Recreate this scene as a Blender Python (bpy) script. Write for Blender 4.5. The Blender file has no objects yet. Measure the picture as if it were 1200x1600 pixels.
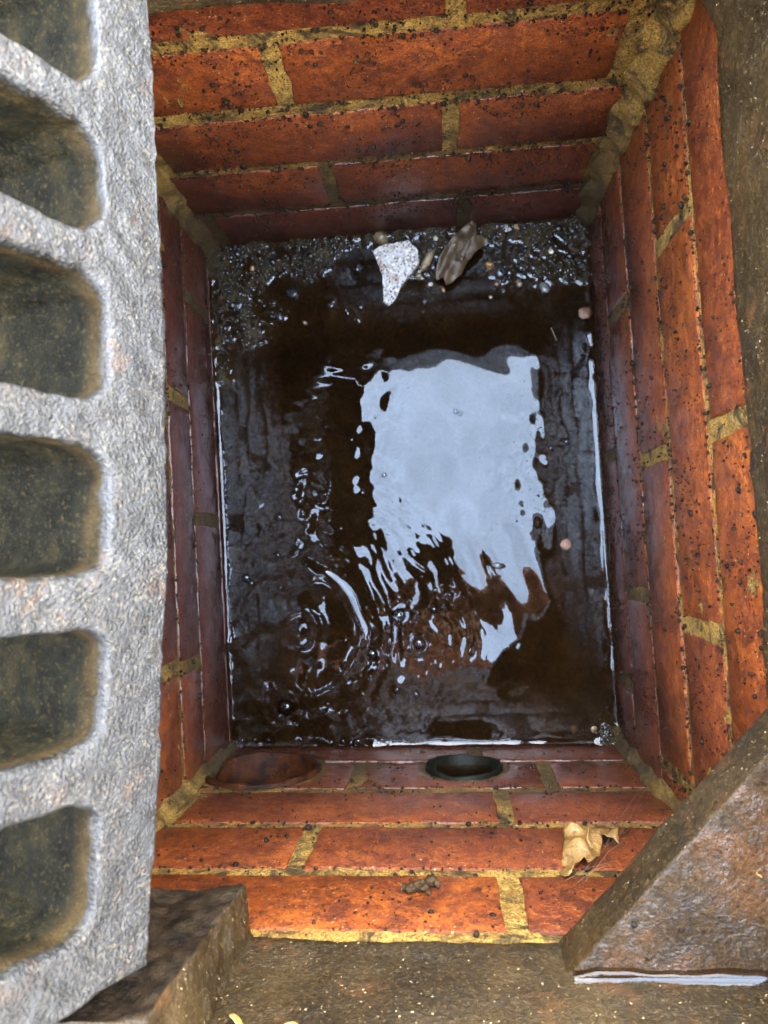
import bpy, bmesh, math, random
import numpy as np
from mathutils import Vector, Matrix
from mathutils.geometry import delaunay_2d_cdt, tessellate_polygon

random.seed(7)
RNG = np.random.default_rng(11)
SC = bpy.context.scene
COL = SC.collection

# ------------------------------------------------------------------ camera
CAM_H = 0.3759
TX, TY = 0.0437, 0.0754
RX = Matrix.Rotation(TX, 3, 'X')
RY = Matrix.Rotation(TY, 3, 'Y')
CR = RX @ RY
cam_data = bpy.data.cameras.new('camera')
cam = bpy.data.objects.new('camera', cam_data)
COL.objects.link(cam)
cam.matrix_world = Matrix.Translation((0, 0, CAM_H)) @ CR.to_4x4()
cam_data.sensor_fit = 'VERTICAL'
cam_data.sensor_height = 36.0
cam_data.lens = 36.0 * 1200 / 1600
cam_data.clip_start = 0.01
cam_data.clip_end = 500
cam_data.dof.use_dof = True
cam_data.dof.focus_distance = 0.50
cam_data.dof.aperture_fstop = 16
SC.camera = cam

# ------------------------------------------------------------------ world, sun, exposure
SUN_EL, SUN_AZ = math.radians(61), math.radians(-6)      # azimuth clockwise from +y
w = bpy.data.worlds.new('World')
SC.world = w
w.use_nodes = True
wn = w.node_tree
bg = wn.nodes['Background']
sky = wn.nodes.new('ShaderNodeTexSky')
sky.sky_type = 'NISHITA'
sky.sun_disc = False
sky.sun_elevation = SUN_EL
sky.sun_rotation = SUN_AZ
sky.air_density = 1.0
sky.dust_density = 2.0
sky.ozone_density = 1.0
tc = wn.nodes.new('ShaderNodeTexCoord')
cl = wn.nodes.new('ShaderNodeTexNoise')
cl.inputs['Scale'].default_value = 7.0
cl.inputs['Detail'].default_value = 5
cr = wn.nodes.new('ShaderNodeValToRGB')
cr.color_ramp.elements[0].position = 0.35
cr.color_ramp.elements[0].color = (0.42, 0.42, 0.42, 1)
cr.color_ramp.elements[1].position = 0.75
cr.color_ramp.elements[1].color = (0.80, 0.80, 0.80, 1)
mx = wn.nodes.new('ShaderNodeMix')
mx.data_type = 'RGBA'
# thin bright veil of cloud: blue-white overhead, horizon warmed and brightened to fill the pit
sep = wn.nodes.new('ShaderNodeSeparateXYZ')
veil = wn.nodes.new('ShaderNodeMix')
veil.data_type = 'RGBA'
elev = wn.nodes.new('ShaderNodeMapRange')
for i_, x_ in zip((1, 2, 3, 4), (0.98, 0.45, 0.0, 1.0)):
    elev.inputs[i_].default_value = x_
veil.inputs[6].default_value = (60.0, 80.0, 113.0, 1)
veil.inputs[7].default_value = (112.0, 107.0, 100.0, 1)
wn.links.new(tc.outputs['Generated'], sep.inputs[0])
wn.links.new(sep.outputs['Z'], elev.inputs['Value'])
wn.links.new(elev.outputs[0], veil.inputs[0])
wn.links.new(veil.outputs[2], mx.inputs[7])
wn.links.new(tc.outputs['Generated'], cl.inputs['Vector'])
wn.links.new(cl.outputs['Fac'], cr.inputs['Fac'])
wn.links.new(cr.outputs['Color'], mx.inputs[0])
wn.links.new(sky.outputs['Color'], mx.inputs[6])
wn.links.new(mx.outputs[2], bg.inputs['Color'])
bg.inputs['Strength'].default_value = 0.15

sun_d = bpy.data.lights.new('sun', 'SUN')
sun_d.energy = 0.5
sun_d.angle = math.radians(24)
sun_d.color = (1.0, 0.78, 0.48)
sun = bpy.data.objects.new('sun', sun_d)
COL.objects.link(sun)
to_sun = Vector((math.sin(SUN_AZ) * math.cos(SUN_EL), math.cos(SUN_AZ) * math.cos(SUN_EL), math.sin(SUN_EL)))
sun.rotation_euler = to_sun.to_track_quat('Z', 'Y').to_euler()
sun.location = to_sun * 5

SC.view_settings.view_transform = 'Standard'
SC.view_settings.look = 'None'
SC.view_settings.gamma = 1
SC.view_settings.use_curve_mapping = False
SC.view_settings.exposure = 1.65
SC.render.engine = 'CYCLES'
SC.cycles.use_denoising = True
SC.cycles.max_bounces = 8
SC.cycles.transparent_max_bounces = 8
SC.cycles.caustics_reflective = False
SC.cycles.caustics_refractive = False
SC.cycles.sample_clamp_indirect = 6

# ------------------------------------------------------------------ geometry helpers
WZ = -0.352            # water level
RIM_Z = 0.115          # road level
WALLS = {'B': ('y', .3039, .0516), 'R': ('x', .1542, -.0569), 'F': ('y', -.1872, .0305), 'L': ('x', -.2115, -.0607)}


def at_z(px, py, z):
    d = CR @ Vector(((px - 600) / 1200, -(py - 800) / 1200, -1))
    return Vector((0, 0, CAM_H)) + d * ((z - CAM_H) / d.z)


def rfield(n, wl0, wl1, dim=2, seed=0):
    """smooth random field: a sum of n plane waves, unit variance"""
    r = np.random.default_rng(seed)
    k = r.normal(size=(n, dim))
    k /= np.linalg.norm(k, axis=1)[:, None]
    wl = np.exp(r.uniform(np.log(wl0), np.log(wl1), n))
    k *= (2 * np.pi / wl)[:, None]
    ph = r.uniform(0, 2 * np.pi, n)
    amp = wl / wl.mean()
    nrm = np.sqrt((amp ** 2).sum() / 2)

    def f(p):
        p = np.asarray(p, float)
        out = np.zeros(len(p))
        for i in range(n):
            out += amp[i] * np.sin(p @ k[i] + ph[i])
        return out / nrm
    return f


def mesh_of(name, verts, faces, mat=None, smooth=True):
    m = bpy.data.meshes.new(name)
    m.from_pydata([tuple(v) for v in verts], [], faces)
    m.update()
    if mat:
        m.materials.append(mat)
    if smooth:
        m.polygons.foreach_set('use_smooth', [True] * len(m.polygons))
    return m


def link(name, mesh, parent=None, loc=None):
    o = bpy.data.objects.new(name, mesh)
    COL.objects.link(o)
    if loc is not None:
        o.location = loc
    if parent is not None:
        o.parent = parent
    return o


def tag(o, label=None, cat=None, group=None, kind=None):
    for k, v in (('label', label), ('category', cat), ('group', group), ('kind', kind)):
        if v:
            o[k] = v
    return o


def empty(name, loc=(0, 0, 0)):
    o = bpy.data.objects.new(name, None)
    o.empty_display_size = 0.02
    COL.objects.link(o)
    o.location = loc
    return o


def evaluated(o, name):
    dg = bpy.context.evaluated_depsgraph_get()
    dg.update()
    m = bpy.data.meshes.new_from_object(o.evaluated_get(dg))
    m.name = name
    return m


def bm_mesh(bm, name, mat=None, smooth=True):
    m = bpy.data.meshes.new(name)
    bm.normal_update()
    bm.to_mesh(m)
    bm.free()
    if mat:
        m.materials.append(mat)
    if smooth:
        m.polygons.foreach_set('use_smooth', [True] * len(m.polygons))
    return m


def co_of(m):
    a = np.empty(len(m.vertices) * 3)
    m.vertices.foreach_get('co', a)
    return a.reshape(-1, 3)


def no_of(m):
    a = np.empty(len(m.vertices) * 3)
    m.vertex_normals.foreach_get('vector', a)
    return a.reshape(-1, 3)


def set_co(m, a):
    m.vertices.foreach_set('co', np.ascontiguousarray(a, dtype=np.float32).ravel())
    m.update()


# ------------------------------------------------------------------ material helpers
class NT:
    def __init__(self, name):
        self.m = bpy.data.materials.new(name)
        self.m.use_nodes = True
        self.t = self.m.node_tree
        self.p = self.t.nodes['Principled BSDF']
        self.out = self.t.nodes['Material Output']

    def n(self, typ, **kw):
        nd = self.t.nodes.new(typ)
        for k, v in kw.items():
            setattr(nd, k, v)
        return nd

    def set(self, sock, v):
        if hasattr(v, 'is_output'):
            self.t.links.new(v, sock)
        else:
            if isinstance(v, (tuple, list)) and len(v) == 3 and sock.type == 'RGBA':
                v = (*v, 1)
            sock.default_value = v

    def pos(self):
        if not hasattr(self, '_pos'):
            self._pos = self.n('ShaderNodeNewGeometry').outputs['Position']
        return self._pos

    def obj(self):
        return self.n('ShaderNodeTexCoord').outputs['Object']

    def noise(self, scale, detail=4, rough=.55, vec=None, dist=0.0, stretch=None):
        v = vec or self.pos()
        if stretch:
            mp = self.n('ShaderNodeMapping')
            mp.inputs['Scale'].default_value = stretch
            self.set(mp.inputs['Vector'], v)
            v = mp.outputs[0]
        nd = self.n('ShaderNodeTexNoise')
        self.set(nd.inputs['Vector'], v)
        nd.inputs['Scale'].default_value = scale
        nd.inputs['Detail'].default_value = detail
        nd.inputs['Roughness'].default_value = rough
        nd.inputs['Distortion'].default_value = dist
        return nd.outputs['Fac']

    def voro(self, scale, vec=None, feature='F1'):
        nd = self.n('ShaderNodeTexVoronoi', feature=feature)
        self.set(nd.inputs['Vector'], vec or self.pos())
        nd.inputs['Scale'].default_value = scale
        return nd.outputs['Distance']

    def ramp(self, fac, stops, interp='LINEAR'):
        nd = self.n('ShaderNodeValToRGB')
        r = nd.color_ramp
        r.interpolation = interp
        while len(r.elements) < len(stops):
            r.elements.new(0.5)
        for e, (p, c) in zip(r.elements, stops):
            e.position = p
            e.color = (c, c, c, 1) if isinstance(c, (int, float)) else (*c, 1)
        self.set(nd.inputs['Fac'], fac)
        return nd.outputs['Color']

    def mix(self, fac, a, b, mode='MIX'):
        nd = self.n('ShaderNodeMix', data_type='RGBA', blend_type=mode)
        self.set(nd.inputs[0], fac)
        self.set(nd.inputs[6], a)
        self.set(nd.inputs[7], b)
        return nd.outputs[2]

    def math(self, op, a, b=0.0, clamp=False):
        nd = self.n('ShaderNodeMath', operation=op, use_clamp=clamp)
        self.set(nd.inputs[0], a)
        self.set(nd.inputs[1], b)
        return nd.outputs[0]

    def sep(self, v, axis):
        nd = self.n('ShaderNodeSeparateXYZ')
        self.set(nd.inputs[0], v)
        return nd.outputs[axis]

    def maprange(self, v, a, b, c=0.0, d=1.0):
        nd = self.n('ShaderNodeMapRange', interpolation_type='SMOOTHSTEP')
        self.set(nd.inputs['Value'], v)
        for i, x in zip((1, 2, 3, 4), (a, b, c, d)):
            nd.inputs[i].default_value = x
        return nd.outputs[0]

    def bump(self, h, dist, strength=1.0, normal=None):
        nd = self.n('ShaderNodeBump')
        nd.inputs['Distance'].default_value = dist
        nd.inputs['Strength'].default_value = strength
        self.set(nd.inputs['Height'], h)
        if normal is not None:
            self.set(nd.inputs['Normal'], normal)
        return nd.outputs[0]

    def done(self, color, rough, normal=None, coat_normal=None, **kw):
        self.set(self.p.inputs['Base Color'], color)
        self.set(self.p.inputs['Roughness'], rough)
        if normal is not None:
            self.set(self.p.inputs['Normal'], normal)
            self.set(self.p.inputs['Coat Normal'], coat_normal if coat_normal is not None else normal)
        for k, v in kw.items():
            self.set(self.p.inputs[k.replace('_', ' ')], v)
        return self.m


def brick_material():
    t = NT('wet_red_brick')
    rnd = t.n('ShaderNodeObjectInfo').outputs['Random']
    off = t.n('ShaderNodeVectorMath', operation='ADD')
    sc = t.n('ShaderNodeVectorMath', operation='SCALE')
    t.set(sc.inputs[0], (3.1, 7.7, 5.3))
    t.set(sc.inputs['Scale'], rnd)
    t.set(off.inputs[0], t.pos())
    t.set(off.inputs[1], sc.outputs[0])
    v = off.outputs[0]
    big = t.noise(24, 6, .65, v)
    mid = t.noise(130, 6, .7, v, dist=.5)
    fine = t.noise(620, 4, .7, v)
    z = t.sep(t.pos(), 2)
    c = t.ramp(big, [(.28, (.13, .027, .005)), (.5, (.235, .053, .0085)), (.70, (.35, .095, .016))])
    c = t.mix(t.ramp(rnd, [(.15, .0), (1, .7)]), c, (.125, .027, .012))
    c = t.mix(t.ramp(mid, [(.46, 0), (.60, .8)]), c, (.105, .026, .012))
    c = t.mix(t.ramp(mid, [(.30, .6), (.42, 0)]), c, (.40, .125, .025))
    c = t.mix(t.ramp(fine, [(.56, 0), (.66, .7)]), c, (.42, .15, .035))
    c = t.mix(t.ramp(fine, [(.32, .85), (.44, 0)]), c, (.05, .016, .009))
    # grime: dark silt film in patches and streaks, thicker towards the tide mark
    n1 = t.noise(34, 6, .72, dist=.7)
    side = t.maprange(t.sep(t.pos(), 0), -.21, -.16, .15, 0)          # left wall darker and glossier, except near the front
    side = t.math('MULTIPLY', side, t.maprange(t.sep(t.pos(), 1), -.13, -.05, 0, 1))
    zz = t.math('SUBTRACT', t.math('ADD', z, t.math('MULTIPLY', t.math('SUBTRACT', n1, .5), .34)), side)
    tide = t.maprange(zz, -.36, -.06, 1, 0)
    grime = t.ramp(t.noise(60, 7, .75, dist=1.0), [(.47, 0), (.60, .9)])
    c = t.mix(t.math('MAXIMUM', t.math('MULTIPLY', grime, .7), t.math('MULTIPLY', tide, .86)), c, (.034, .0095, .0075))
    pale = t.math('MULTIPLY', t.ramp(t.voro(260, v), [(.10, 1), (.17, 0)]), t.ramp(t.noise(90, 3, .6, v), [(.52, 0), (.6, 1)]))
    c = t.mix(t.math('MULTIPLY', pale, .8), c, (.55, .36, .14))  # sparse golden glints painted into the brick colour
    specks = t.ramp(t.voro(330, v), [(.16, 1), (.26, 0)])
    specks = t.math('MULTIPLY', specks, t.ramp(t.noise(70, 3, .6, v), [(.42, 0), (.55, 1)]))
    c = t.mix(t.math('MULTIPLY', specks, .9), c, (.016, .010, .007))
    h = t.math('ADD', t.math('MULTIPLY', mid, .8), t.math('MULTIPLY', fine, .8))
    h = t.math('ADD', h, t.math('MULTIPLY', specks, .5))
    drag = t.noise(300, 3, .6, v, stretch=(1, 1, .12))
    h = t.math('ADD', h, t.math('MULTIPLY', drag, .25))
    nm = t.bump(h, .0013, 1)
    rough = t.ramp(t.noise(70, 4, .6, v), [(.35, .28), (.7, .55)])
    wet = t.maprange(zz, -.30, -.08, .75, .05)
    return t.done(c, rough, nm, coat_normal=t.bump(h, .0013, .35), Coat_Weight=wet, Coat_Roughness=.13, Specular_IOR_Level=.15)


def mortar_material():
    t = NT('sandy_mortar')
    a = t.noise(45, 5, .65)
    f = t.noise(700, 4, .75)
    m = t.noise(230, 5, .65)
    c = t.ramp(a, [(.3, (.20, .102, .017)), (.55, (.38, .215, .036)), (.75, (.54, .33, .070))])
    c = t.mix(t.ramp(f, [(.54, 0), (.66, .8)]), c, (.56, .39, .14))
    c = t.mix(t.ramp(f, [(.38, .95), (.50, 0)]), c, (.075, .042, .012))
    z = t.sep(t.pos(), 2)
    n1 = t.noise(28, 6, .72, dist=.6)
    tide = t.maprange(t.math('ADD', z, t.math('MULTIPLY', t.math('SUBTRACT', n1, .5), .42)), -.32, -.06, .95, 0)
    grime = t.ramp(t.noise(42, 7, .78, dist=1.2), [(.46, 0), (.58, .95)])
    c = t.mix(t.math('MAXIMUM', grime, tide), c, (.034, .024, .011))
    h = t.math('ADD', t.math('MULTIPLY', m, 1.1), t.math('MULTIPLY', f, .8))
    nm = t.bump(h, .0024, 1)
    return t.done(c, t.ramp(m, [(.3, .35), (.7, .7)]), nm, Coat_Weight=.03, Coat_Roughness=.2, Specular_IOR_Level=.2)


def frame_material():
    t = NT('wet_gritty_iron')
    a = t.noise(30, 5, .65)
    g = t.noise(480, 3, .75)
    s = t.noise(620, 2, .5)
    lump = t.noise(150, 4, .6)
    c = t.ramp(a, [(.3, (.010, .0062, .0022)), (.55, (.024, .0148, .0050)), (.8, (.047, .029, .0095))])
    c = t.mix(t.ramp(g, [(.54, 0), (.70, .5)]), c, (.12, .080, .032))
    c = t.mix(t.ramp(g, [(.30, .8), (.44, 0)]), c, (.010, .008, .006))
    rust = t.ramp(t.noise(42, 6, .7, dist=.5), [(.56, 0), (.70, .6)])
    c = t.mix(rust, c, (.085, .032, .010))
    c = t.mix(t.ramp(s, [(.71, 0), (.745, .9)]), c, (.55, .43, .22))
    h = t.math('ADD', t.math('MULTIPLY', g, .35), t.math('MULTIPLY', lump, .8))
    h = t.math('ADD', h, t.math('MULTIPLY', t.noise(900, 3, .7, stretch=(.5, 1.3, 1.3)), .5))
    nm = t.bump(h, .0016, 1)
    return t.done(c, t.ramp(lump, [(.3, .22), (.7, .5)]), nm, Coat_Weight=.05, Coat_Roughness=.15, Specular_IOR_Level=.2)


def gusset_material():
    t = NT('wet_rusty_iron')
    a = t.noise(34, 6, .68, dist=.6)
    g = t.noise(560, 4, .72)
    lump = t.noise(260, 5, .7)
    c = t.ramp(a, [(.3, (.013, .0080, .0035)), (.5, (.028, .0160, .0062)), (.66, (.058, .0240, .0065)), (.82, (.034, .021, .009))])
    c = t.mix(t.ramp(g, [(.56, 0), (.68, .5)]), c, (.12, .062, .018))
    c = t.mix(t.ramp(g, [(.36, .7), (.48, 0)]), c, (.006, .004, .002))
    spots = t.ramp(t.noise(62, 4, .7), [(.70, 0), (.73, 1)])
    c = t.mix(spots, c, (.34, .19, .03))
    film = t.ramp(t.noise(70, 4, .6), [(.42, .08), (.62, .55)])
    nm = t.bump(t.math('ADD', t.math('MULTIPLY', g, .8), lump), .0016, 1)
    return t.done(c, .5, nm, coat_normal=t.bump(t.noise(330, 3, .6), .0020, 1), Coat_Weight=film, Coat_Roughness=.04, Specular_IOR_Level=.1)


def grate_material():
    t = NT('worn_galvanised_iron')
    o = t.obj()
    a = t.noise(26, 5, .6, o)
    b = t.noise(120, 5, .62, o, dist=.3)
    f = t.noise(760, 3, .7, o)
    s = t.noise(640, 3, .7, o)
    bare = t.ramp(b, [(.30, (.0045, .0056, .0070)), (.5, (.0095, .0112, .0135)), (.68, (.020, .0218, .0240))])
    bare = t.mix(t.ramp(f, [(.40, .9), (.52, 0)]), bare, (.0040, .0042, .0042))
    bare = t.mix(t.math('MULTIPLY', t.ramp(s, [(.54, 0), (.64, .9)]), t.ramp(a, [(.4, .25), (.65, .9)])), bare, (.095, .082, .055))  # white-gold glints painted into the face colour
    rust = t.math('MULTIPLY', t.ramp(t.noise(48, 6, .72, o, dist=.7), [(.57, 0), (.70, .75)]), t.ramp(a, [(.35, .1), (.6, .9)]))
    bare = t.mix(rust, bare, (.060, .026, .008))
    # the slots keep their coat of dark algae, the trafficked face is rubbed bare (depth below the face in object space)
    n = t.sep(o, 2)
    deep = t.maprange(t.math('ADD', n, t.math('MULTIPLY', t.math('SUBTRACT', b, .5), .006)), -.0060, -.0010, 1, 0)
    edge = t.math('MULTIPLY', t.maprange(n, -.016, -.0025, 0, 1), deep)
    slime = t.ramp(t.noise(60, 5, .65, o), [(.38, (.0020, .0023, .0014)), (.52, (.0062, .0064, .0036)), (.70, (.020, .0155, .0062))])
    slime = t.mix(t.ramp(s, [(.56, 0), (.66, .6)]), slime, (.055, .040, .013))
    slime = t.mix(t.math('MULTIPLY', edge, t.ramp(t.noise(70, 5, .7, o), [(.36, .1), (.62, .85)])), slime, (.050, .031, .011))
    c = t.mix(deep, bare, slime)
    h = t.math('ADD', t.math('MULTIPLY', b, .5), t.math('MULTIPLY', t.noise(780, 3, .6, o), .55))
    h = t.math('ADD', h, t.math('MULTIPLY', f, .25))
    nm = t.bump(h, .0017, 1)
    return t.done(c, t.math('MAXIMUM', t.ramp(b, [(.3, .24), (.7, .42)]), t.math('MULTIPLY', deep, .7)), nm, Specular_IOR_Level=t.maprange(deep, 0, 1, .40, .08), Coat_Weight=t.maprange(deep, 0, 1, .10, 0), Coat_Roughness=.2)


def silt_material():
    t = NT('wet_silt')
    a = t.noise(42, 6, .7, dist=.4)
    f = t.noise(520, 4, .75)
    c = t.ramp(a, [(.3, (.008, .0055, .0024)), (.48, (.032, .0215, .0080)), (.66, (.085, .060, .022))])
    c = t.mix(t.ramp(f, [(.56, 0), (.66, .7)]), c, (.085, .060, .026))
    c = t.mix(t.ramp(f, [(.30, .8), (.42, 0)]), c, (.008, .007, .006))
    h = t.math('ADD', f, t.math('MULTIPLY', t.noise(170, 4, .6), 1.2))
    nm = t.bump(h, .004, 1)
    return t.done(c, .3, nm, Coat_Weight=.65, Coat_Roughness=.04, Specular_IOR_Level=.12)


def crumb_material():
    t = NT('wet_dirt')
    c = t.ramp(t.noise(160, 2), [(.3, (.006, .004, .003)), (.55, (.014, .009, .005)), (.72, (.03, .018, .009)), (.78, (.25, .17, .08))])
    return t.done(c, .4, t.bump(t.noise(1500, 2), .0006), Coat_Weight=.04, Coat_Roughness=.08, Specular_IOR_Level=.12)


def water_material():
    t = NT('murky_water')
    t.t.nodes.remove(t.p)
    fr = t.n('ShaderNodeFresnel')
    fr.inputs['IOR'].default_value = 1.345
    gl = t.n('ShaderNodeBsdfGlossy')
    gl.inputs['Roughness'].default_value = .0
    gl.inputs['Color'].default_value = (1, 1, 1, 1)
    tr = t.n('ShaderNodeBsdfTransparent')
    tr.inputs['Color'].default_value = (.93, .82, .62, 1)
    df = t.n('ShaderNodeBsdfDiffuse')
    t.set(df.inputs['Color'], t.ramp(t.noise(14, 3, .5), [(.35, (.009, .005, .0022)), (.7, (.016, .008, .003))]))
    m1 = t.n('ShaderNodeMixShader')
    m1.inputs[0].default_value = .42
    t.set(m1.inputs[1], tr.outputs[0])
    t.set(m1.inputs[2], df.outputs[0])
    m2 = t.n('ShaderNodeMixShader')
    t.set(m2.inputs[0], fr.outputs[0])
    t.set(m2.inputs[1], m1.outputs[0])
    t.set(m2.inputs[2], gl.outputs[0])
    t.t.links.new(m2.outputs[0], t.out.inputs['Surface'])
    va = t.n('ShaderNodeVolumeAbsorption')
    va.inputs['Color'].default_value = (.62, .42, .18, 1)
    va.inputs['Density'].default_value = 130
    t.t.links.new(va.outputs[0], t.out.inputs['Volume'])
    return t.m


def film_material():
    t = NT('bubble_film')
    t.t.nodes.remove(t.p)
    fr = t.n('ShaderNodeFresnel')
    fr.inputs['IOR'].default_value = 1.5
    gl = t.n('ShaderNodeBsdfGlossy')
    gl.inputs['Roughness'].default_value = .0
    tr = t.n('ShaderNodeBsdfTransparent')
    m2 = t.n('ShaderNodeMixShader')
    t.set(m2.inputs[0], fr.outputs[0])
    t.set(m2.inputs[1], tr.outputs[0])
    t.set(m2.inputs[2], gl.outputs[0])
    t.t.links.new(m2.outputs[0], t.out.inputs['Surface'])
    return t.m


def simple(name, c0, c1, rough=.4, scale=120, bump=.0008, coat=.3, **kw):
    t = NT(name)
    o = t.obj()
    a = t.noise(scale, 5, .65, o)
    return t.done(t.ramp(a, [(.35, c0), (.65, c1)]), rough, t.bump(t.noise(scale * 3, 4, .7, o), bump),
                  Coat_Weight=coat, Coat_Roughness=.12, **kw)


M_BRICK, M_MORTAR, M_FRAME = brick_material(), mortar_material(), frame_material()
M_GUSSET, M_GRATE, M_SILT = gusset_material(), grate_material(), silt_material()
M_SHADED_IRON = simple('black_wet_shaded_iron', (.004, .003, .002), (.030, .020, .011), .6, 110, .0022, .0, Specular_IOR_Level=.12)
M_CRUMB, M_WATER, M_FILM = crumb_material(), water_material(), film_material()

# ------------------------------------------------------------------ ground
RIM = [(-.30, -.255), (.215, -.245), (.205, .36), (-.31, .345)]


def asphalt_material():
    t = NT('asphalt')
    v = t.voro(95)
    c = t.ramp(t.noise(160, 4, .7), [(.35, (.012, .012, .012)), (.65, (.035, .033, .030))])
    c = t.mix(t.ramp(t.noise(1.3, 5, .6), [(.4, 0), (.7, .4)]), c, (.02, .018, .016))
    return t.done(c, .75, t.bump(v, .006))


G = 30.0
gv = [(x, y, RIM_Z) for x, y in RIM] + [(-G, -G, RIM_Z), (G, -G, RIM_Z), (G, G, RIM_Z), (-G, G, RIM_Z)]
gf = [(4, 5, 1, 0), (5, 6, 2, 1), (6, 7, 3, 2), (7, 4, 0, 3)]
tag(link('road', mesh_of('road', gv, gf, asphalt_material(), False)), kind='structure')

# ------------------------------------------------------------------ brick pit
pit = tag(empty('brick_pit', (0, .06, WZ - .08)), 'wet red brick catch pit with sandy yellow mortar joints under the iron frame', 'brick pit')
PIT_INV = Matrix.Translation((0, -.06, -(WZ - .08)))


class Wall:
    def __init__(self, key):
        ax, a, b = WALLS[key]
        self.key = key
        if ax == 'y':
            self.o = Vector((0, a, 0))
            self.u = Vector((1, b, 0))
        else:
            self.o = Vector((a, 0, 0))
            self.u = Vector((b, 1, 0))
        s = {'B': Vector((0, -1, 0)), 'F': Vector((0, 1, 0)), 'R': Vector((-1, 0, 0)), 'L': Vector((1, 0, 0))}[key]
        n = Vector((self.u.y, -self.u.x, 0)).normalized()
        self.n = n if n.dot(s) > 0 else -n

    def p(self, u, z, d=0.0):
        """u = world x (back, front) or world y (left, right); d = towards the inside of the pit"""
        return self.o + self.u * u + Vector((0, 0, z)) + self.n * d


def cut_round(mesh, holes, wall):
    """cut round pipe holes (u, z, radius) through a mesh"""
    for u, z, r in holes:
        bm = bmesh.new()
        bmesh.ops.create_cone(bm, cap_ends=True, segments=48, radius1=r, radius2=r, depth=.4)
        rot = wall.n.to_track_quat('Z', 'Y').to_matrix().to_4x4()
        bmesh.ops.transform(bm, matrix=Matrix.Translation(wall.p(u, z)) @ rot, verts=bm.verts)
        cm = bm_mesh(bm, 'cutter')
        co = bpy.data.objects.new('cutter', cm)
        mo = bpy.data.objects.new('cut', mesh)
        COL.objects.link(co)
        COL.objects.link(mo)
        md = mo.modifiers.new('b', 'BOOLEAN')
        md.operation = 'DIFFERENCE'
        md.object = co
        md.solver = 'EXACT'
        new = evaluated(mo, mesh.name)
        if new.vertices and max(q.co.y for q in new.vertices) > -.20 and mesh.name.startswith('brick'):
            mesh.flip_normals()
            new = evaluated(mo, mesh.name)
            if new.vertices and max(q.co.y for q in new.vertices) > -.20:
                md.solver = 'FAST'
                new = evaluated(mo, mesh.name)
        bpy.data.objects.remove(mo)
        bpy.data.objects.remove(co)
        mesh = new
    return mesh


def islands(mesh):
    bm = bmesh.new()
    bm.from_mesh(mesh)
    left, sets = set(bm.verts), []
    while left:
        st = [left.pop()]
        got = set(st)
        while st:
            for e in st.pop().link_edges:
                for q in e.verts:
                    if q in left:
                        left.discard(q)
                        got.add(q)
                        st.append(q)
        sets.append({q.index for q in got})
    bm.free()
    if len(sets) == 1:
        return [mesh]
    out = []
    for keep in sets:
        if len(keep) < 12 or max((PIT_INV.inverted() @ mesh.vertices[i].co).y for i in keep) > -.16:
            continue
        b2 = bmesh.new()
        b2.from_mesh(mesh)
        bmesh.ops.delete(b2, geom=[q for q in b2.verts if q.index not in keep], context='VERTS')
        out.append(bm_mesh(b2, 'brick', M_BRICK))
        out[-1].set_sharp_from_angle(angle=math.radians(60))
    return out


def brick_mesh(wall, u0, u1, z0, z1, proud):
    """a brick with a slightly worn outline, rounded arrises and a slightly hollow face"""
    W, Hh = u1 - u0, z1 - z0
    nu, nz = max(3, int(W / .012)), 5
    out = []
    j = lambda s: random.gauss(0, s)
    for i in range(nu):
        out.append((u0 + W * i / nu, z0))
    for i in range(nz):
        out.append((u1, z0 + Hh * i / nz))
    for i in range(nu):
        out.append((u1 - W * i / nu, z1))
    for i in range(nz):
        out.append((u0, z1 - Hh * i / nz))
    cu, cz = (u0 + u1) / 2, (z0 + z1) / 2
    tilt_u, tilt_z = j(.0004) / W, j(.0003) / Hh
    n = len(out)
    rings = []
    jit = [(j(.00045), j(.00045)) for _ in out]
    for depth, inset in ((-.06, 0), (-.0018, 0), (-.0005, .0004), (0, .0014)):
        ring = []
        for (u, z), (ju, jz) in zip(out, jit):
            du = -math.copysign(inset, u - cu) if abs(u - cu) > W / 2 - 1e-6 else 0
            dz = -math.copysign(inset, z - cz) if abs(z - cz) > Hh / 2 - 1e-6 else 0
            d = depth + proud + tilt_u * (u - cu) + tilt_z * (z - cz) + (j(.00025) if depth > -.01 else 0)
            ring.append(wall.p(u + du + ju, z + dz + jz, d))
        rings.append(ring)
    verts = [PIT_INV @ v for r in rings for v in r]
    faces = []
    for k in range(3):
        for i in range(n):
            a, b = k * n + i, k * n + (i + 1) % n
            faces.append((a, b, b + n, a + n))
    faces.append(tuple(3 * n + i for i in range(n)))
    # orient outwards
    m = mesh_of('brick', verts, faces, M_BRICK, False)
    bm = bmesh.new()
    bm.from_mesh(m)
    bmesh.ops.recalc_face_normals(bm, faces=bm.faces)
    bm.to_mesh(m)
    bm.free()
    for p in m.polygons:
        p.use_smooth = True
    m.set_sharp_from_angle(angle=math.radians(60))
    return m


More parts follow.
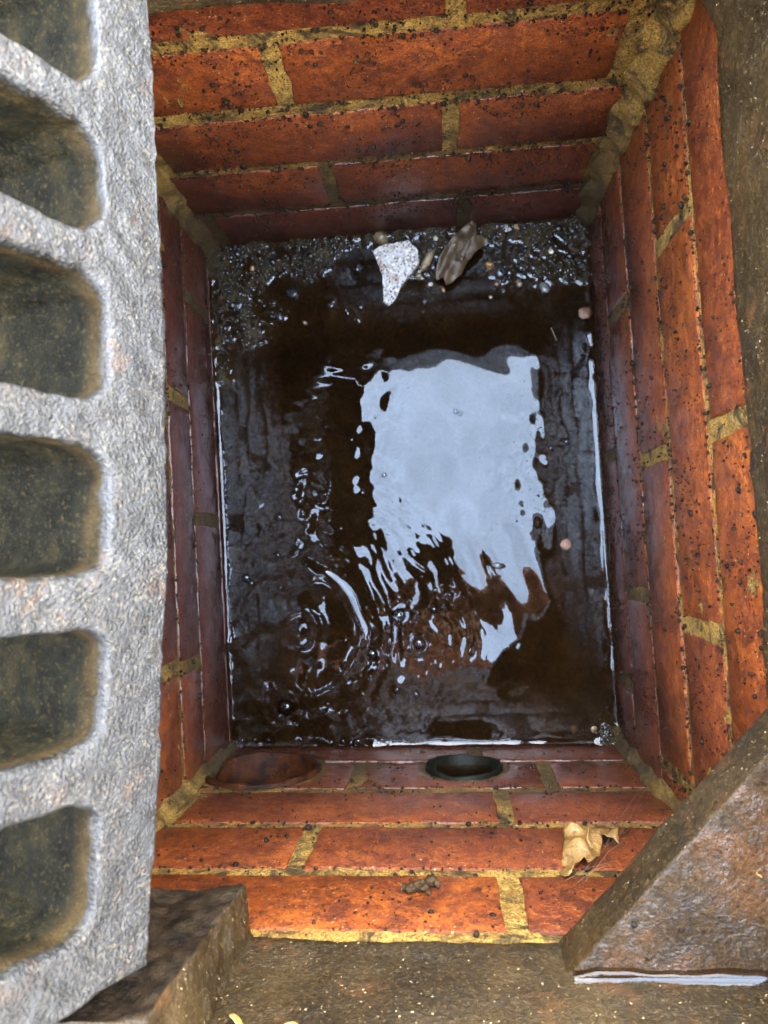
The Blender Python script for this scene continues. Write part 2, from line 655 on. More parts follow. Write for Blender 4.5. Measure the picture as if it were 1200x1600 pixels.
def mortar_mesh(wall, u0, u1, z0, z1):
    """one rough slab behind the bricks: its face is the joints"""
    nu, nz = int((u1 - u0) / .004), int((z1 - z0) / .004)
    f = rfield(40, .006, .05, 2, sum(map(ord, wall.key)))
    g = rfield(30, .003, .008, 2, 5)
    U, Z = np.meshgrid(np.linspace(u0, u1, nu), np.linspace(z0, z1, nz), indexing='ij')
    q = np.stack([U.ravel(), Z.ravel()], 1)
    d = -.0010 + .00028 * f(q) + .00022 * g(q)
    verts = [PIT_INV @ wall.p(a, b, c) for (a, b), c in zip(q, d)]
    faces = [(i * nz + k, (i + 1) * nz + k, (i + 1) * nz + k + 1, i * nz + k + 1) for i in range(nu - 1) for k in range(nz - 1)]
    N = len(verts)
    for a, b in ((u0, z0), (u1, z0), (u1, z1), (u0, z1)):
        verts.append(PIT_INV @ wall.p(a, b, -.10))
    b0 = [i * nz for i in range(nu)]
    t0 = [i * nz + nz - 1 for i in range(nu)]
    l0 = list(range(nz))
    r0 = [(nu - 1) * nz + k for k in range(nz)]
    faces += [tuple(b0 + [N + 1, N]), tuple(t0[::-1] + [N + 3, N + 2]), tuple(l0[::-1] + [N, N + 3]), tuple(r0 + [N + 2, N + 1]), (N, N + 1, N + 2, N + 3)]
    m = mesh_of('mortar', verts, faces, M_MORTAR)
    bm = bmesh.new()
    bm.from_mesh(m)
    bmesh.ops.recalc_face_normals(bm, faces=bm.faces)
    bm.to_mesh(m)
    bm.free()
    return m


HOLES = [(-.153, -.279, .0505), (.0185, -.283, .0325)]
# joints: bed joint heights; courses: list of (brick ends) per course; each joint about 10 mm
LAY = {
    'B': dict(beds=[.004, -.0596, -.1346, -.2096, -.2846, -.365, -.44], half=[.006, .0055, .0065, .004, .0045, .005],
              joints=[[-.215, .0081], [-.1047, .115], [-.218, .0062], [-.093, .124], [-.21, .02], [-.1, .12]], jw=.0112,
              u=(-.232, .1290), label='back wall of the pit behind the mud bank'),
    'R': dict(beds=[.0047, -.0703, -.1453, -.2203, -.2953, -.365, -.44], half=[.0035, .0032, .0030, .0026, .003, .004],
              joints=[[.0649, -.16], [.1984, -.0506], [.0639, -.16], [.192, -.0383], [.08, -.12], [.19, -.04]], jw=.0112,
              u=(-.186, .3085), label='right wall of the pit along the bright waterline'),
    'F': dict(beds=[-.003, -.075, -.150, -.225, -.300, -.372, -.44], half=[.0045, .005, .0045, .0055, .004, .004],
              joints=[[-.19, .0368], [-.0864, .16], [-.1915, .0439], [-.07, .085], [.03], [-.1]], jw=.0112,
              u=(-.197, .160), label='front wall of the pit with two pipe holes'),
    'L': dict(beds=[.004, -.068, -.143, -.218, -.2715, -.345, -.42], half=[.003, .003, .0028, .0026, .0022, .003],
              joints=[[.1, -.1], [.2, .0], [.1, -.0955], [.122, -.0985], [.0226, .22], [.1, -.1]], jw=.0112,
              u=(-.192, .289), label='left wall of the pit beside the open grate'),
}


def crumbs_mesh(name, pts, mat):
    """many small irregular lumps in one mesh; pts = (position, radius)"""
    bm = bmesh.new()
    bmesh.ops.create_icosphere(bm, subdivisions=1, radius=1)
    base = np.array([v.co for v in bm.verts])
    bf = np.array([[v.index for v in f.verts] for f in bm.faces])
    bm.free()
    V, Fc = [], []
    for i, (p, r) in enumerate(pts):
        s = RNG.uniform(.6, 1.25, 3) * r
        q = base * (1 + RNG.normal(0, .16, (len(base), 1))) * s
        a = RNG.uniform(0, 6.28)
        c, sn = math.cos(a), math.sin(a)
        q = q @ np.array([[c, -sn, 0], [sn, c, 0], [0, 0, 1]])
        V.append(q + np.array(p))
        Fc.append(bf + i * len(base))
    return mesh_of(name, np.concatenate(V), np.concatenate(Fc).tolist(), mat)


for key, L in LAY.items():
    wl = Wall(key)
    u0, u1 = L['u']
    ext = .012
    mm = mortar_mesh(wl, u0 - ext - (.08 if key in 'BF' else 0), u1 + ext + (.08 if key in 'BF' else 0), -.44, 0.0)
    if key == 'F':
        mm = cut_round(mm, [(a, b, c) for a, b, c in HOLES], type('T', (), dict(n=wl.n, p=lambda s, u, z, d=0, w=wl: PIT_INV @ w.p(u, z, d)))())
    part = tag(link('wall', mm, pit), L['label'])
    for ci, js in enumerate(L['joints']):
        zt, zb = L['beds'][ci] - L['half'][ci], L['beds'][ci + 1] + L['half'][ci + 1 if ci + 1 < 6 else 5]
        zt = min(zt, -.0015)
        ends = [u0] + sorted(js) + [u1]
        for a, b in zip(ends[:-1], ends[1:]):
            hw = L['jw'] / 2
            a2 = a + (hw if a != u0 else 0)
            b2 = b - (hw if b != u1 else 0)
            if b2 - a2 < .012:
                continue
            bmsh = brick_mesh(wl, a2, b2, zb, zt, random.uniform(-.0003, .0005))
            if key == 'F' and ci in (3, 4):
                hs = [(hu, hz, hr + .006) for hu, hz, hr in HOLES if a2 - .07 < hu < b2 + .07]
                if hs:
                    bmsh = cut_round(bmsh, hs, type('T', (), dict(n=wl.n, p=lambda s, u, z, d=0, w=wl: PIT_INV @ w.p(u, z, d)))())
                    if len(bmsh.vertices) < 8:
                        continue
            for piece in islands(bmsh):
                link('brick', piece, part)
    # dirt crumbs stuck to the wet face
    pts = []
    nC = {'B': 5200, 'R': 4600, 'F': 1500, 'L': 1800}[key]
    clump = rfield(24, .02, .12, 2, ord(key))
    while len(pts) < nC:
        u = random.uniform(u0, u1)
        z = -.352 + .352 * random.random() ** (1.25 if key != 'B' else 1.0)
        if clump([[u, z]])[0] < random.uniform(-.9, 1.7):
            continue
        if key == 'F' and any((u - a) ** 2 + (z - b) ** 2 < (c + .003) ** 2 for a, b, c in HOLES):
            continue
        r = min(.0021, math.exp(random.gauss(math.log(.00040), .68)))
        pts.append((PIT_INV @ wl.p(u, z, .0004), r))
    # ledges: crumbs gather on the bed joints
    for zj, hj in zip(L['beds'][1:5], L['half'][1:5]):
        for _ in range(110 if key == 'F' else 240):
            u = random.uniform(u0, u1)
            z = zj + random.choice((-1, -1, 1)) * hj * (1 + random.gauss(0, .25))
            if key == 'F' and any((u - a) ** 2 + (z - b) ** 2 < (c + .003) ** 2 for a, b, c in HOLES):
                continue
            pts.append((PIT_INV @ wl.p(u, z, 0), min(.0022, math.exp(random.gauss(math.log(.00055), .5)))))
    tag(link('dirt_crumbs', crumbs_mesh('dirt_crumbs', pts, M_CRUMB), part), kind='stuff')
    L['part'] = part


def fillet(cx, cy, dx, dy, r_top, r_bot, part, seed):
    """lumpy mortar filling a vertical corner; (dx, dy) = quadrant towards the inside"""
    f = rfield(30, .006, .05, 2, seed)
    nz, na = 110, 11
    verts, faces = [], []
    for k in range(nz):
        t = k / (nz - 1)
        z = -.002 - t * .40
        r = r_top + (r_bot - r_top) * min(1, t * 1.15)
        for i in range(na):
            a = i / (na - 1)
            q = f([[a * .03, z]])[0]
            ex, ey = r * (1 - a) + .002, r * a + .002
            bul = -.12 * r * math.sin(math.pi * a)
            ex += bul
            ey += bul
            ex *= 1 + .12 * q
            ey *= 1 + .12 * f([[a * .03 + .5, z]])[0]
            if i == 0:
                ey = -.004
            if i == na - 1:
                ex = -.004
            verts.append(PIT_INV @ Vector((cx + dx * ex, cy + dy * ey, z)))
    for k in range(nz - 1):
        for i in range(na - 1):
            a = k * na + i
            faces.append((a, a + 1, a + na + 1, a + na))
    N = len(verts)
    for k in range(nz):
        verts.append(PIT_INV @ Vector((cx - dx * .006, cy - dy * .006, -.002 - .40 * k / (nz - 1))))
    for k in range(nz - 1):
        faces.append((k * na + na - 1, N + k, N + k + 1, (k + 1) * na + na - 1))
        faces.append((N + k, k * na, (k + 1) * na, N + k + 1))
    faces.append(tuple([N] + [i for i in range(na)][::-1]))
    link('mortar_fillet', mesh_of('mortar_fillet', verts, faces, M_MORTAR), part)


fillet(.1365, .3109, -1, -1, .0165, .0110, LAY['B']['part'], 1)
fillet(-.2292, .2921, 1, -1, .010, .010, LAY['B']['part'], 2)
fillet(.1646, -.1822, -1, 1, .007, .006, LAY['F']['part'], 3)
fillet(-.1998, -.1933, 1, 1, .0065, .006, LAY['F']['part'], 4)

# ------------------------------------------------------------------ pipes in the front wall
FW = Wall('F')


def pipe(name, label, hole, thick, mat, proud):
    u, z, r = hole
    base = FW.p(u, z, -.05)
    o = tag(empty(name, base), label, 'pipe')
    rot = FW.n.to_track_quat('Z', 'Y').to_matrix()
    f = rfield(20, .01, .05, 3, 9)
    seg, rows = 64, 14
    verts, faces = [], []
    prof = [(r - thick, -.22 + (.27 + proud) * i / (rows - 1)) for i in range(rows)]
    prof += [(r - thick * .7, .05 + proud + .0012), (r - thick * .25, .05 + proud + .0012), (r, .05 + proud), (r, -.02)]
    for (pr, pz) in prof:
        for s in range(seg):
            a = 2 * math.pi * s / seg
            q = Vector((pr * math.cos(a), pr * math.sin(a), pz))
            rr = 1 + .012 * f([q])[0]
            verts.append(rot @ Vector((q.x * rr, q.y * rr, q.z + .0006 * f([q * 2])[0])))
    n = len(prof)
    for i in range(n - 1):
        for s in range(seg):
            a, b = i * seg + s, i * seg + (s + 1) % seg
            faces.append((a, b, b + seg, a + seg))
    link('pipe_wall', mesh_of('pipe_wall', verts, faces, mat), o)
    # far end closed by the dark bend of the pipe
    cap = [tuple(rot @ Vector((r * 1.02 * math.cos(2 * math.pi * s / 32), r * 1.02 * math.sin(2 * math.pi * s / 32), -.215))) for s in range(32)]
    link('pipe_bend', mesh_of('pipe_bend', cap, [tuple(range(32))], mat), o)
    return o, rot


M_CLAY = simple('stained_clay', (.005, .002, .001), (.055, .015, .003), .6, 55, .0022, .0, Specular_IOR_Level=.15)
M_PVC = simple('slimy_dark_plastic', (.003, .0035, .002), (.007, .0075, .004), .5, 90, .0008, .0, Specular_IOR_Level=.12)
pipe('drain_pipe', 'wide orange brown clay pipe opening low in the front wall by the left corner', HOLES[0], .006, M_CLAY, .0015)
pp, prot = pipe('drain_pipe', 'small dark pipe opening low in the front wall with water shining in it', HOLES[1], .0025, M_PVC, .0015)
# water lying in the small pipe
u, z, r = HOLES[1]
pr = r - .003
lvl = -.018
hw = math.sqrt(pr * pr - lvl * lvl)
pw = []
up = prot.inverted() @ Vector((0, 0, 1))
si = up.cross(Vector((0, 0, 1))).normalized()
for zz in (-.21, .047):
    for s in (-1, 1):
        pw.append(prot @ (up * lvl + si * hw * s + Vector((0, 0, zz))))
link('pipe_water', mesh_of('pipe_water', pw, [(0, 1, 3, 2)], M_WATER, False), pp)

# ------------------------------------------------------------------ cast iron frame
frame = tag(empty('gully_frame', (-.04, .05, 0)), 'dark gritty cast iron frame round the pit mouth with a rusty corner plate', 'iron frame')
F_OFF = Vector((.04, -.05, 0))


def frame_loop():
    """inner edge of the frame at z=0, counter-clockwise"""
    pts = []
    a, b = at_z(1129, 250, 0), at_z(1180, 875, 0)
    k = (b.x - a.x) / (b.y - a.y)
    rx = lambda y: a.x + k * (y - a.y)
    fy = lambda x: -.1872 + .0305 * x
    by = lambda x: .276 + .03 * x

    def arc(c, r, t0, t1, n=14):
        for i in range(n + 1):
            t = math.radians(t0 + (t1 - t0) * i / n)
            pts.append((c[0] + r * math.cos(t), c[1] + r * math.sin(t)))
    r = .012
    arc((rx(-.17) - r, fy(.15) + r), r, -90, 0)
    r = .036
    arc((rx(.24) - r, by(.10) - r), r, 2, 92)
    r = .02
    arc((-.232 + r, by(-.2) - r), r, 92, 182)
    arc((-.2035 + r, fy(-.19) + r), r, 182, 270)
    # resample
    out = []
    P = pts + [pts[0]]
    for p, q in zip(P[:-1], P[1:]):
        d = math.dist(p, q)
        n = max(1, int(d / .004))
        for i in range(n):
            out.append((p[0] + (q[0] - p[0]) * i / n, p[1] + (q[1] - p[1]) * i / n))
    return out


def build_frame_ring():
    lp = np.array(frame_loop())
    n = len(lp)
    tg = np.roll(lp, -1, 0) - np.roll(lp, 1, 0)
    tg /= np.linalg.norm(tg, axis=1)[:, None]
    nout = np.stack([tg[:, 1], -tg[:, 0]], 1)
    nz = 30
    prof = [(.040, 0.0), (.02, -.0005), (.006, 0.0), (.0018, .0006), (.0004, .002)]
    prof += [(-.0 + .006 * t, .003 + .112 * t) for t in np.linspace(0, 1, nz)]
    prof += [(.0072, .1175), (.010, .1190), (.02, .1195), (.034, .1195), (.0375, .117), (.038, .09), (.039, .0)]
    f = rfield(40, .004, .03, 3, 3)
    g = rfield(30, .03, .2, 3, 4)
    verts, faces = [], []
    for (o, z) in prof:
        p = np.concatenate([lp + nout * o, np.full((n, 1), z)], 1)
        d = .00035 * f(p) + .0007 * g(p)
        p[:, :2] += nout * d[:, None]
        p[:, 2] += .0003 * f(p + 3.3) + .0005 * g(p + 1)
        verts.append(p + np.array(F_OFF))
    m = len(prof)
    for i in range(m):
        for s in range(n):
            a, b = i * n + s, i * n + (s + 1) % n
            c, d = ((i + 1) % m) * n + (s + 1) % n, ((i + 1) % m) * n + s
            faces.append((a, b, c, d))
    return mesh_of('frame_body', np.concatenate(verts), faces, M_FRAME)


link('frame_body', build_frame_ring(), frame)


def lumpy_prism(name, bottom, top, z0, z1, mat, mat_top=None, voxel=.0014, amp=.0005, smooth=3, seed=5):
    """cast-iron lump: prism between two outlines, remeshed, edges softened, surface uneven"""
    n = len(bottom)
    bm = bmesh.new()
    vb = [bm.verts.new((x, y, z0)) for x, y in bottom]
    vt = [bm.verts.new((x, y, z1)) for x, y in top]
    bm.faces.new(vb[::-1])
    bm.faces.new(vt)
    for i in range(n):
        bm.faces.new((vb[i], vb[(i + 1) % n], vt[(i + 1) % n], vt[i]))
    bmesh.ops.recalc_face_normals(bm, faces=bm.faces)
    m = bm_mesh(bm, 'tmp')
    o = bpy.data.objects.new('tmp', m)
    COL.objects.link(o)
    r = o.modifiers.new('r', 'REMESH')
    r.mode = 'VOXEL'
    r.voxel_size = voxel
    s = o.modifiers.new('s', 'SMOOTH')
    s.iterations = smooth
    s.factor = .5
    e = evaluated(o, name)
    bpy.data.objects.remove(o)
    p, nn = co_of(e), no_of(e)
    d = amp * rfield(40, .006, .03, 3, seed)(p) + amp * 1.2 * rfield(30, .02, .08, 3, seed + 1)(p)
    set_co(e, p + nn * d[:, None])
    e.materials.clear()
    e.materials.append(mat)
    if mat_top:
        e.materials.append(mat_top)
        no = np.empty(len(e.polygons) * 3)
        e.polygons.foreach_get('normal', no)
        e.polygons.foreach_set('material_index', (no.reshape(-1, 3)[:, 2] > .72).astype(np.int32))
    e.polygons.foreach_set('use_smooth', [True] * len(e.polygons))
    return e


ga, gb = at_z(870, 1470, 0), at_z(1190, 1110, 0)
gdir = (gb - ga).normalized()
g0, g1 = ga - gdir * .012, gb + gdir * .016
outl = [(g0.x + F_OFF.x, g0.y + F_OFF.y), (.20 + F_OFF.x, g0.y - .004 + F_OFF.y), (.20 + F_OFF.x, g1.y + F_OFF.y), (g1.x + F_OFF.x, g1.y + F_OFF.y)]
outt = [(x + (.0005 if i in (0, 3) else 0), y - (.001 if i in (0, 3) else 0)) for i, (x, y) in enumerate(outl)]
tag(link('corner_plate', lumpy_prism('corner_plate', outl, outt, 0.0005, .030, M_FRAME, M_GUSSET, amp=.0002), frame), 'triangular rusty corner plate with a puddle along its edge')

blocker = [(-.236, .286), (-.236, .165), (-.225, .165), (-.170, .262), (-.170, .286)]  # unseen plate added at back left to block sky from the water's reflection
link('corner_plate', lumpy_prism('corner_plate', [(x + F_OFF.x, y + F_OFF.y) for x, y in blocker], [(x + F_OFF.x, y + F_OFF.y) for x, y in blocker], 0.0005, .030, M_FRAME, M_GUSSET, voxel=.002, amp=.0002), frame)
lb = [(-.0901, -.198), (-.0961, -.1654), (-.145, -.1686), (-.175, -.172), (-.175, -.198)]
ltp = [(-.094, -.198), (-.1035, -.1655), (-.150, -.168), (-.175, -.172), (-.175, -.198)]
sh = lambda l: [(x + F_OFF.x, y + F_OFF.y) for x, y in l]
lug = lumpy_prism('hinge_lug', sh(lb), sh(ltp), 0.0004, .108, M_FRAME, M_SHADED_IRON, .0014, .0006, 2, 15)
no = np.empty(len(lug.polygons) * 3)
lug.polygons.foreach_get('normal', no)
lug.polygons.foreach_set('material_index', (no.reshape(-1, 3)[:, 1] > .75).astype(np.int32))  # rusty wet black +y face, its colour also carrying the grate's shadow
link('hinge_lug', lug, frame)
lb2 = [(-.10, .290), (-.10, .267), (-.165, .267), (-.165, .290)]
link('hinge_lug', lumpy_prism('hinge_lug', sh(lb2), sh(lb2), .05, .108, M_FRAME, None, .002, .0006, 2, 25), frame)

# puddle lying along the front edge of the corner plate
pv, pf = [], []
npd = 90
for i in range(npd):
    t = i / (npd - 1)
    x = .0565 + t * .105
    yb = -.1872 + .0305 * x + .0014
    wdt = (.0024 + .0005 * math.sin(x * 110) + .0002 * math.sin(x * 330)) * min(1, .15 + t * 9)
    for k in range(9):
        q = k / 8
        pv.append((x, yb - .003 + (wdt + .003) * q, .0332 + .0022 * (1 - q) ** 2.2 - .0042 * max(0, q - .75) / .25))
for i in range(npd - 1):
    for k in range(8):
        a = i * 9 + k
        pf.append((a, a + 9, a + 10, a + 1))
tag(link('puddle', mesh_of('puddle', pv, pf, M_WATER)), kind='structure')

# ------------------------------------------------------------------ open grate
GA = math.radians(25)
g_u = Vector((-math.sin(GA), 0, math.cos(GA)))
g_n = Vector((math.cos(GA), 0, math.sin(GA)))
g_v = Vector((0, 1, 0))
GM = Matrix.Translation((-.105, 0, .090)) @ Matrix((g_u, g_v, g_n)).transposed().to_4x4()
# (u, v, n) right handed? u x v = n
if g_u.cross(g_v).dot(g_n) < 0:
    GM = Matrix.Translation((-.105, 0, .090)) @ Matrix((g_u, g_v, g_n)).transposed().to_4x4()


def build_grate():
    bars = [.210, .152, .1008, .0416, -.0197, -.0779]
    v0, v1, ulen, th = -.154, .262, .33, .068
    bm = bmesh.new()

    def taper(ua, ub, va, vb, su=0.0, sv=0.0, n0=-th, n1=0.0):
        """box in (u, v, n), narrower at the back by su / sv on each side"""
        fr = [(ua, va), (ub, va), (ub, vb), (ua, vb)]
        sg = [(1, 1), (-1, 1), (-1, -1), (1, -1)]
        a = [bm.verts.new((x, y, n1)) for x, y in fr]
        b = [bm.verts.new((x + s[0] * su, y + s[1] * sv, n0)) for (x, y), s in zip(fr, sg)]
        bm.faces.new(a)
        bm.faces.new(b[::-1])
        for i in range(4):
            bm.faces.new((b[i], b[(i + 1) % 4], a[(i + 1) % 4], a[i]))

    taper(0, .0275, v0, v1, .002, .003)
    taper(ulen - .0275, ulen, v0, v1, .002, .003)
    taper(0, ulen, v0, v0 + .0225, .002, .002)
    taper(0, ulen, v1 - .026, v1, .002, .002)
    for i, b in enumerate(bars):
        hw = (.0075, .0075, .0072, .0088, .0098, .0092)[i]
        taper(.01, ulen - .01, b - hw, b + hw, 0, .0022)
        for s in (0, 1):                                   # flared roots where the bar runs into the rim
            for w, e in ((.0125, .0300), (.0108, .0335)):
                if s == 0:
                    taper(.01, e, b - w, b + w, 0, .003)
                else:
                    taper(ulen - e, ulen - .01, b - w, b + w, 0, .003)
    for vv, sgn in ((v0 + .0225, 1), (v1 - .026, -1)):
        for s in (0, 1):
            for w, e in ((.0035, .0300), (.0018, .0335)):
                lo, hi = (vv - .01, vv + w) if sgn > 0 else (vv - w, vv + .01)
                if s == 0:
                    taper(.01, e, lo, hi, 0, 0)
                else:
                    taper(ulen - e, ulen - .01, lo, hi, 0, 0)
    bmesh.ops.recalc_face_normals(bm, faces=bm.faces)
    m = bm_mesh(bm, 'tmp')
    o = bpy.data.objects.new('tmp', m)
    COL.objects.link(o)
    r = o.modifiers.new('r', 'REMESH')
    r.mode = 'VOXEL'
    r.voxel_size = .0019
    s = o.modifiers.new('s', 'SMOOTH')
    s.iterations = 7
    s.factor = .5
    e = evaluated(o, 'grate')
    bpy.data.objects.remove(o)
    p, nn = co_of(e), no_of(e)
    d = .00022 * rfield(40, .005, .012, 3, 51)(p) + .00040 * rfield(40, .03, .09, 3, 52)(p)
    p = p + nn * d[:, None]
    p[:, 0] += .0135 * ((p[:, 1] + .01) / .22) ** 2 * np.clip(1 - p[:, 0] / .33, 0, 1)
    set_co(e, p)
    nn = no_of(e)
    fv = np.empty(len(e.loops), dtype=np.int32)
    e.loops.foreach_get('vertex_index', fv)
    faces = [list(f.vertices) for f in e.polygons]
    cen = np.array([p[f].mean(0) for f in faces])
    which = np.zeros(len(faces), int)
    for i, b in enumerate(bars):
        du = .0135 * ((b + .01) / .22) ** 2
        ins = (np.abs(cen[:, 1] - b) < .0185) & (cen[:, 0] > .034 + du) & (cen[:, 0] < ulen - .034)
        which[ins] = i + 1
    root = tag(empty('iron_grate'), 'grey worn cast iron grate with a row of slots standing open over the left side', 'grate')
    root.matrix_world = GM
    for k in range(7):
        idx = np.nonzero(which == k)[0]
        fs = [faces[i] for i in idx]
        used = np.unique(np.concatenate(fs))
        remap = np.full(len(p), -1)
        remap[used] = np.arange(len(used))
        me = mesh_of('bar' if k else 'rim', p[used], [[int(remap[v]) for v in f] for f in fs], M_GRATE)
        me.normals_split_custom_set_from_vertices([tuple(x) for x in nn[used]])
        link('bar' if k else 'rim', me, root)
    # hinge pins reaching into the lugs
    for va, vb in ((-.185, -.148), (.256, .276)):
        bm = bmesh.new()
        bmesh.ops.create_cone(bm, cap_ends=True, segments=20, radius1=.007, radius2=.007, depth=vb - va)
        bmesh.ops.transform(bm, matrix=Matrix.Translation((.016, (va + vb) / 2, -.026)) @ Matrix.Rotation(math.pi / 2, 4, 'X'), verts=bm.verts)
        link('hinge_pin', bm_mesh(bm, 'hinge_pin', M_FRAME), root)
    return root


grate = build_grate()

# ------------------------------------------------------------------ silt bed and mud bank
f1, f2, f3 = rfield(40, .012, .05, 2, 21), rfield(50, .004, .014, 2, 22), rfield(20, .05, .15, 2, 23)


def silt_h(x, y):
    x, y = np.asarray(x, float), np.asarray(y, float)
    q = np.stack([x, y], -1).reshape(-1, 2)
    a, b, c = (f(q).reshape(x.shape) for f in (f1, f2, f3))
    yb = .3039 + .0516 * x - y                    # distance from back wall
    left = np.clip((-.10 - x) / .09, 0, 1)        # bank curls down the left wall
    reach = .040 + .014 * c + .035 * left
    s = np.clip((reach - yb) / .03, -1.4, 1)
    h = WZ + .0036 * s - .0012 + .0018 * a + .0014 * b
    h = np.where(s < 0, h + .0075 * s, h)
    xl = x - (-.2115 - .0607 * y)                 # thin shelf along the left wall at the back
    sl = np.clip((.034 - xl) / .02, -1, 1) * np.clip((y - .12) / .06, 0, 1)
    h = np.maximum(h, WZ - .008 + .0085 * sl + .0014 * a + .0009 * b)
    xr = (.1542 - .0569 * y) - x                  # small heap in the front right corner
    yf = y - (-.1872 + .0305 * x)
    rr = np.sqrt(xr ** 2 + yf ** 2)
    h = np.maximum(h, WZ + .010 - .5 * rr + .0010 * b)
    h = np.maximum(h, WZ - .034 - .3 * np.minimum(xr, yf) + .0015 * a + .0007 * b)
    return np.maximum(h, WZ - .05 + .004 * a)


def silt_grid():
    nx, ny = 250, 330
    xs = np.linspace(-.24, .18, nx)
    ys = np.linspace(-.205, .325, ny)
    X, Y = np.meshgrid(xs, ys, indexing='ij')
    Hh = silt_h(X, Y)
    v = np.stack([X.ravel(), Y.ravel(), Hh.ravel()], 1)
    faces = [(i * ny + k, (i + 1) * ny + k, (i + 1) * ny + k + 1, i * ny + k + 1) for i in range(nx - 1) for k in range(ny - 1)]
    return mesh_of('mud', v, faces, M_SILT)


tag(link('mud', silt_grid()), kind='structure')
# grit and small gravel in the mud
pts = []
while len(pts) < 2600:
    x, y = random.uniform(-.215, .14), random.uniform(.17, .31)
    if y > .302 + .05 * x:
        continue
    h = float(silt_h(np.array([x]), np.array([y]))[0])
    if h < WZ - .0035 or random.random() > (1.0 if h > WZ - .0005 else .35):
        continue
    r = min(.0035, math.exp(random.gauss(math.log(.00085), .5)))
    pts.append(((x, y, h + r * .35), r))
for _ in range(160):
    x, y = .155 - abs(random.gauss(0, .012)), -.178 + abs(random.gauss(0, .012))
    h = float(silt_h(np.array([x]), np.array([y]))[0])
    pts.append(((x, y, h), min(.003, math.exp(random.gauss(math.log(.0009), .5)))))


def grit_material():
    t = NT('wet_grit')
    c = t.ramp(t.noise(140, 2, .6), [(.36, (.006, .0045, .003)), (.50, (.020, .0135, .006)), (.64, (.075, .048, .018)), (.70, (.22, .15, .07)), (.73, (.024, .018, .011))], 'CONSTANT')
    return t.done(c, .25, t.bump(t.noise(900, 2), .0006), Coat_Weight=.7, Coat_Roughness=.06)


tag(link('gravel', crumbs_mesh('gravel', pts, grit_material())), kind='stuff')

# ------------------------------------------------------------------ water
W_A, W_B = rfield(46, .014, .040, 2, 31), rfield(60, .006, .016, 2, 32)
W_C = rfield(26, .05, .16, 2, 33)
W_D = rfield(40, .010, .024, 2, 35)
W_E = rfield(30, .022, .055, 2, 36)


def water_h(x, y):
    x, y = np.asarray(x, float), np.asarray(y, float)
    q = np.stack([x, y], 1)

    def near(px, py, sx, sy=None):
        c = at_z(px, py, WZ)
        return np.exp(-((x - c.x) / sx) ** 2 - ((y - c.y) / (sy or sx)) ** 2)

    def dist(px, py):
        c = at_z(px, py, WZ)
        return np.hypot(x - c.x, y - c.y)
    # broken water along the front left edge, where water drips in
    h = near(440, 1110, .075, .030) * (.00012 * W_B(q) + .00055 * W_A(q))
    h = h + near(600, 1000, .040, .055) * (.00001 * W_B(q) + .00017 * W_A(q))
    h = h + near(450, 800, .08, .05) * (.00008 * W_D(q) + .00012 * W_E(q))
    h = h + near(580, 690, .030, .085) * (.00006 * W_D(q) + .00016 * W_E(q))
    h = h + .000035 * W_C(q) + .000035 * W_E(q)
    # streaky wavelets left of the sky patch
    h = h + .00006 * near(480, 640, .026, .075) * np.sin(2 * np.pi * (y + .12 * x) / .012 + 1.5 * W_C(q))
    # rings spreading from the drip at the lower left: two crests, then a train of small waves outside
    r = dist(462, 990) * (1 + .03 * W_C(q)) + .0016 * W_E(q)
    ang = np.arctan2(y - at_z(462, 990, WZ).y, x - at_z(462, 990, WZ).x)
    side = .70 + .30 * np.cos(ang - .5)
    h = h + .00085 * side * np.exp(-((r - .060) / .0046) ** 2) - .00045 * side * np.exp(-((r - .069) / .0050) ** 2)
    h = h + .00026 * np.exp(-((r - .020) / .0040) ** 2) + .0004 * np.exp(-(r / .006) ** 2)
    h = h + .00013 * side * (1 + .6 * W_E(q)) * np.exp(-((r - .098) / .024) ** 2) * np.sin(2 * np.pi * r / .0135)
    h = h + .00005 * side * (1 + .9 * W_D(q)) * np.exp(-((r - .140) / .025) ** 2) * np.sin(2 * np.pi * r / .0105)
    # smaller rings
    for px, py, R, am, lam in ((345, 1037, .018, .00022, .010), (445, 1105, .022, .00030, .011), (628, 962, .012, .00016, .008), (655, 1008, .012, .00014, .008), (388, 905, .010, .0001, .007),
                               (512, 665, .010, .00010, .007), (582, 1022, .010, .00012, .008)):
        r = dist(px, py)
        h = h + am * np.exp(-(r / R) ** 2) * np.cos(2 * np.pi * r / lam)
    # elongated swells where the patch ends below
    h = h + .00026 * near(775, 890, .05, .05) * np.sin(2 * np.pi * (x * .93 + y * .36) / .034)
    # a low swell at the far edge of the patch
    h = h + .00016 * near(760, 585, .05, .03) * np.sin(2 * np.pi * (x * .55 + y * .83) / .05 + .6)
    # surface drawn up round the floating dirt on the right
    r_ = np.random.default_rng(77)
    for _ in range(60):
        c = at_z(r_.normal(838, 22), r_.normal(715, 90), WZ)
        rad = r_.uniform(.0022, .0075)
        h = h + rad / .005 * r_.uniform(-.00014, .00038) * np.exp(-(((x - c.x) * r_.uniform(.7, 1.4)) ** 2 + (y - c.y) ** 2) / rad ** 2)
    return h


def axis(a, b, step, edge, n_edge):
    t = np.geomspace(.00012, edge, n_edge)
    m = np.arange(a + edge + step, b - edge - step, step)
    return np.concatenate([[a], a + t, m, b - t[::-1], [b]])


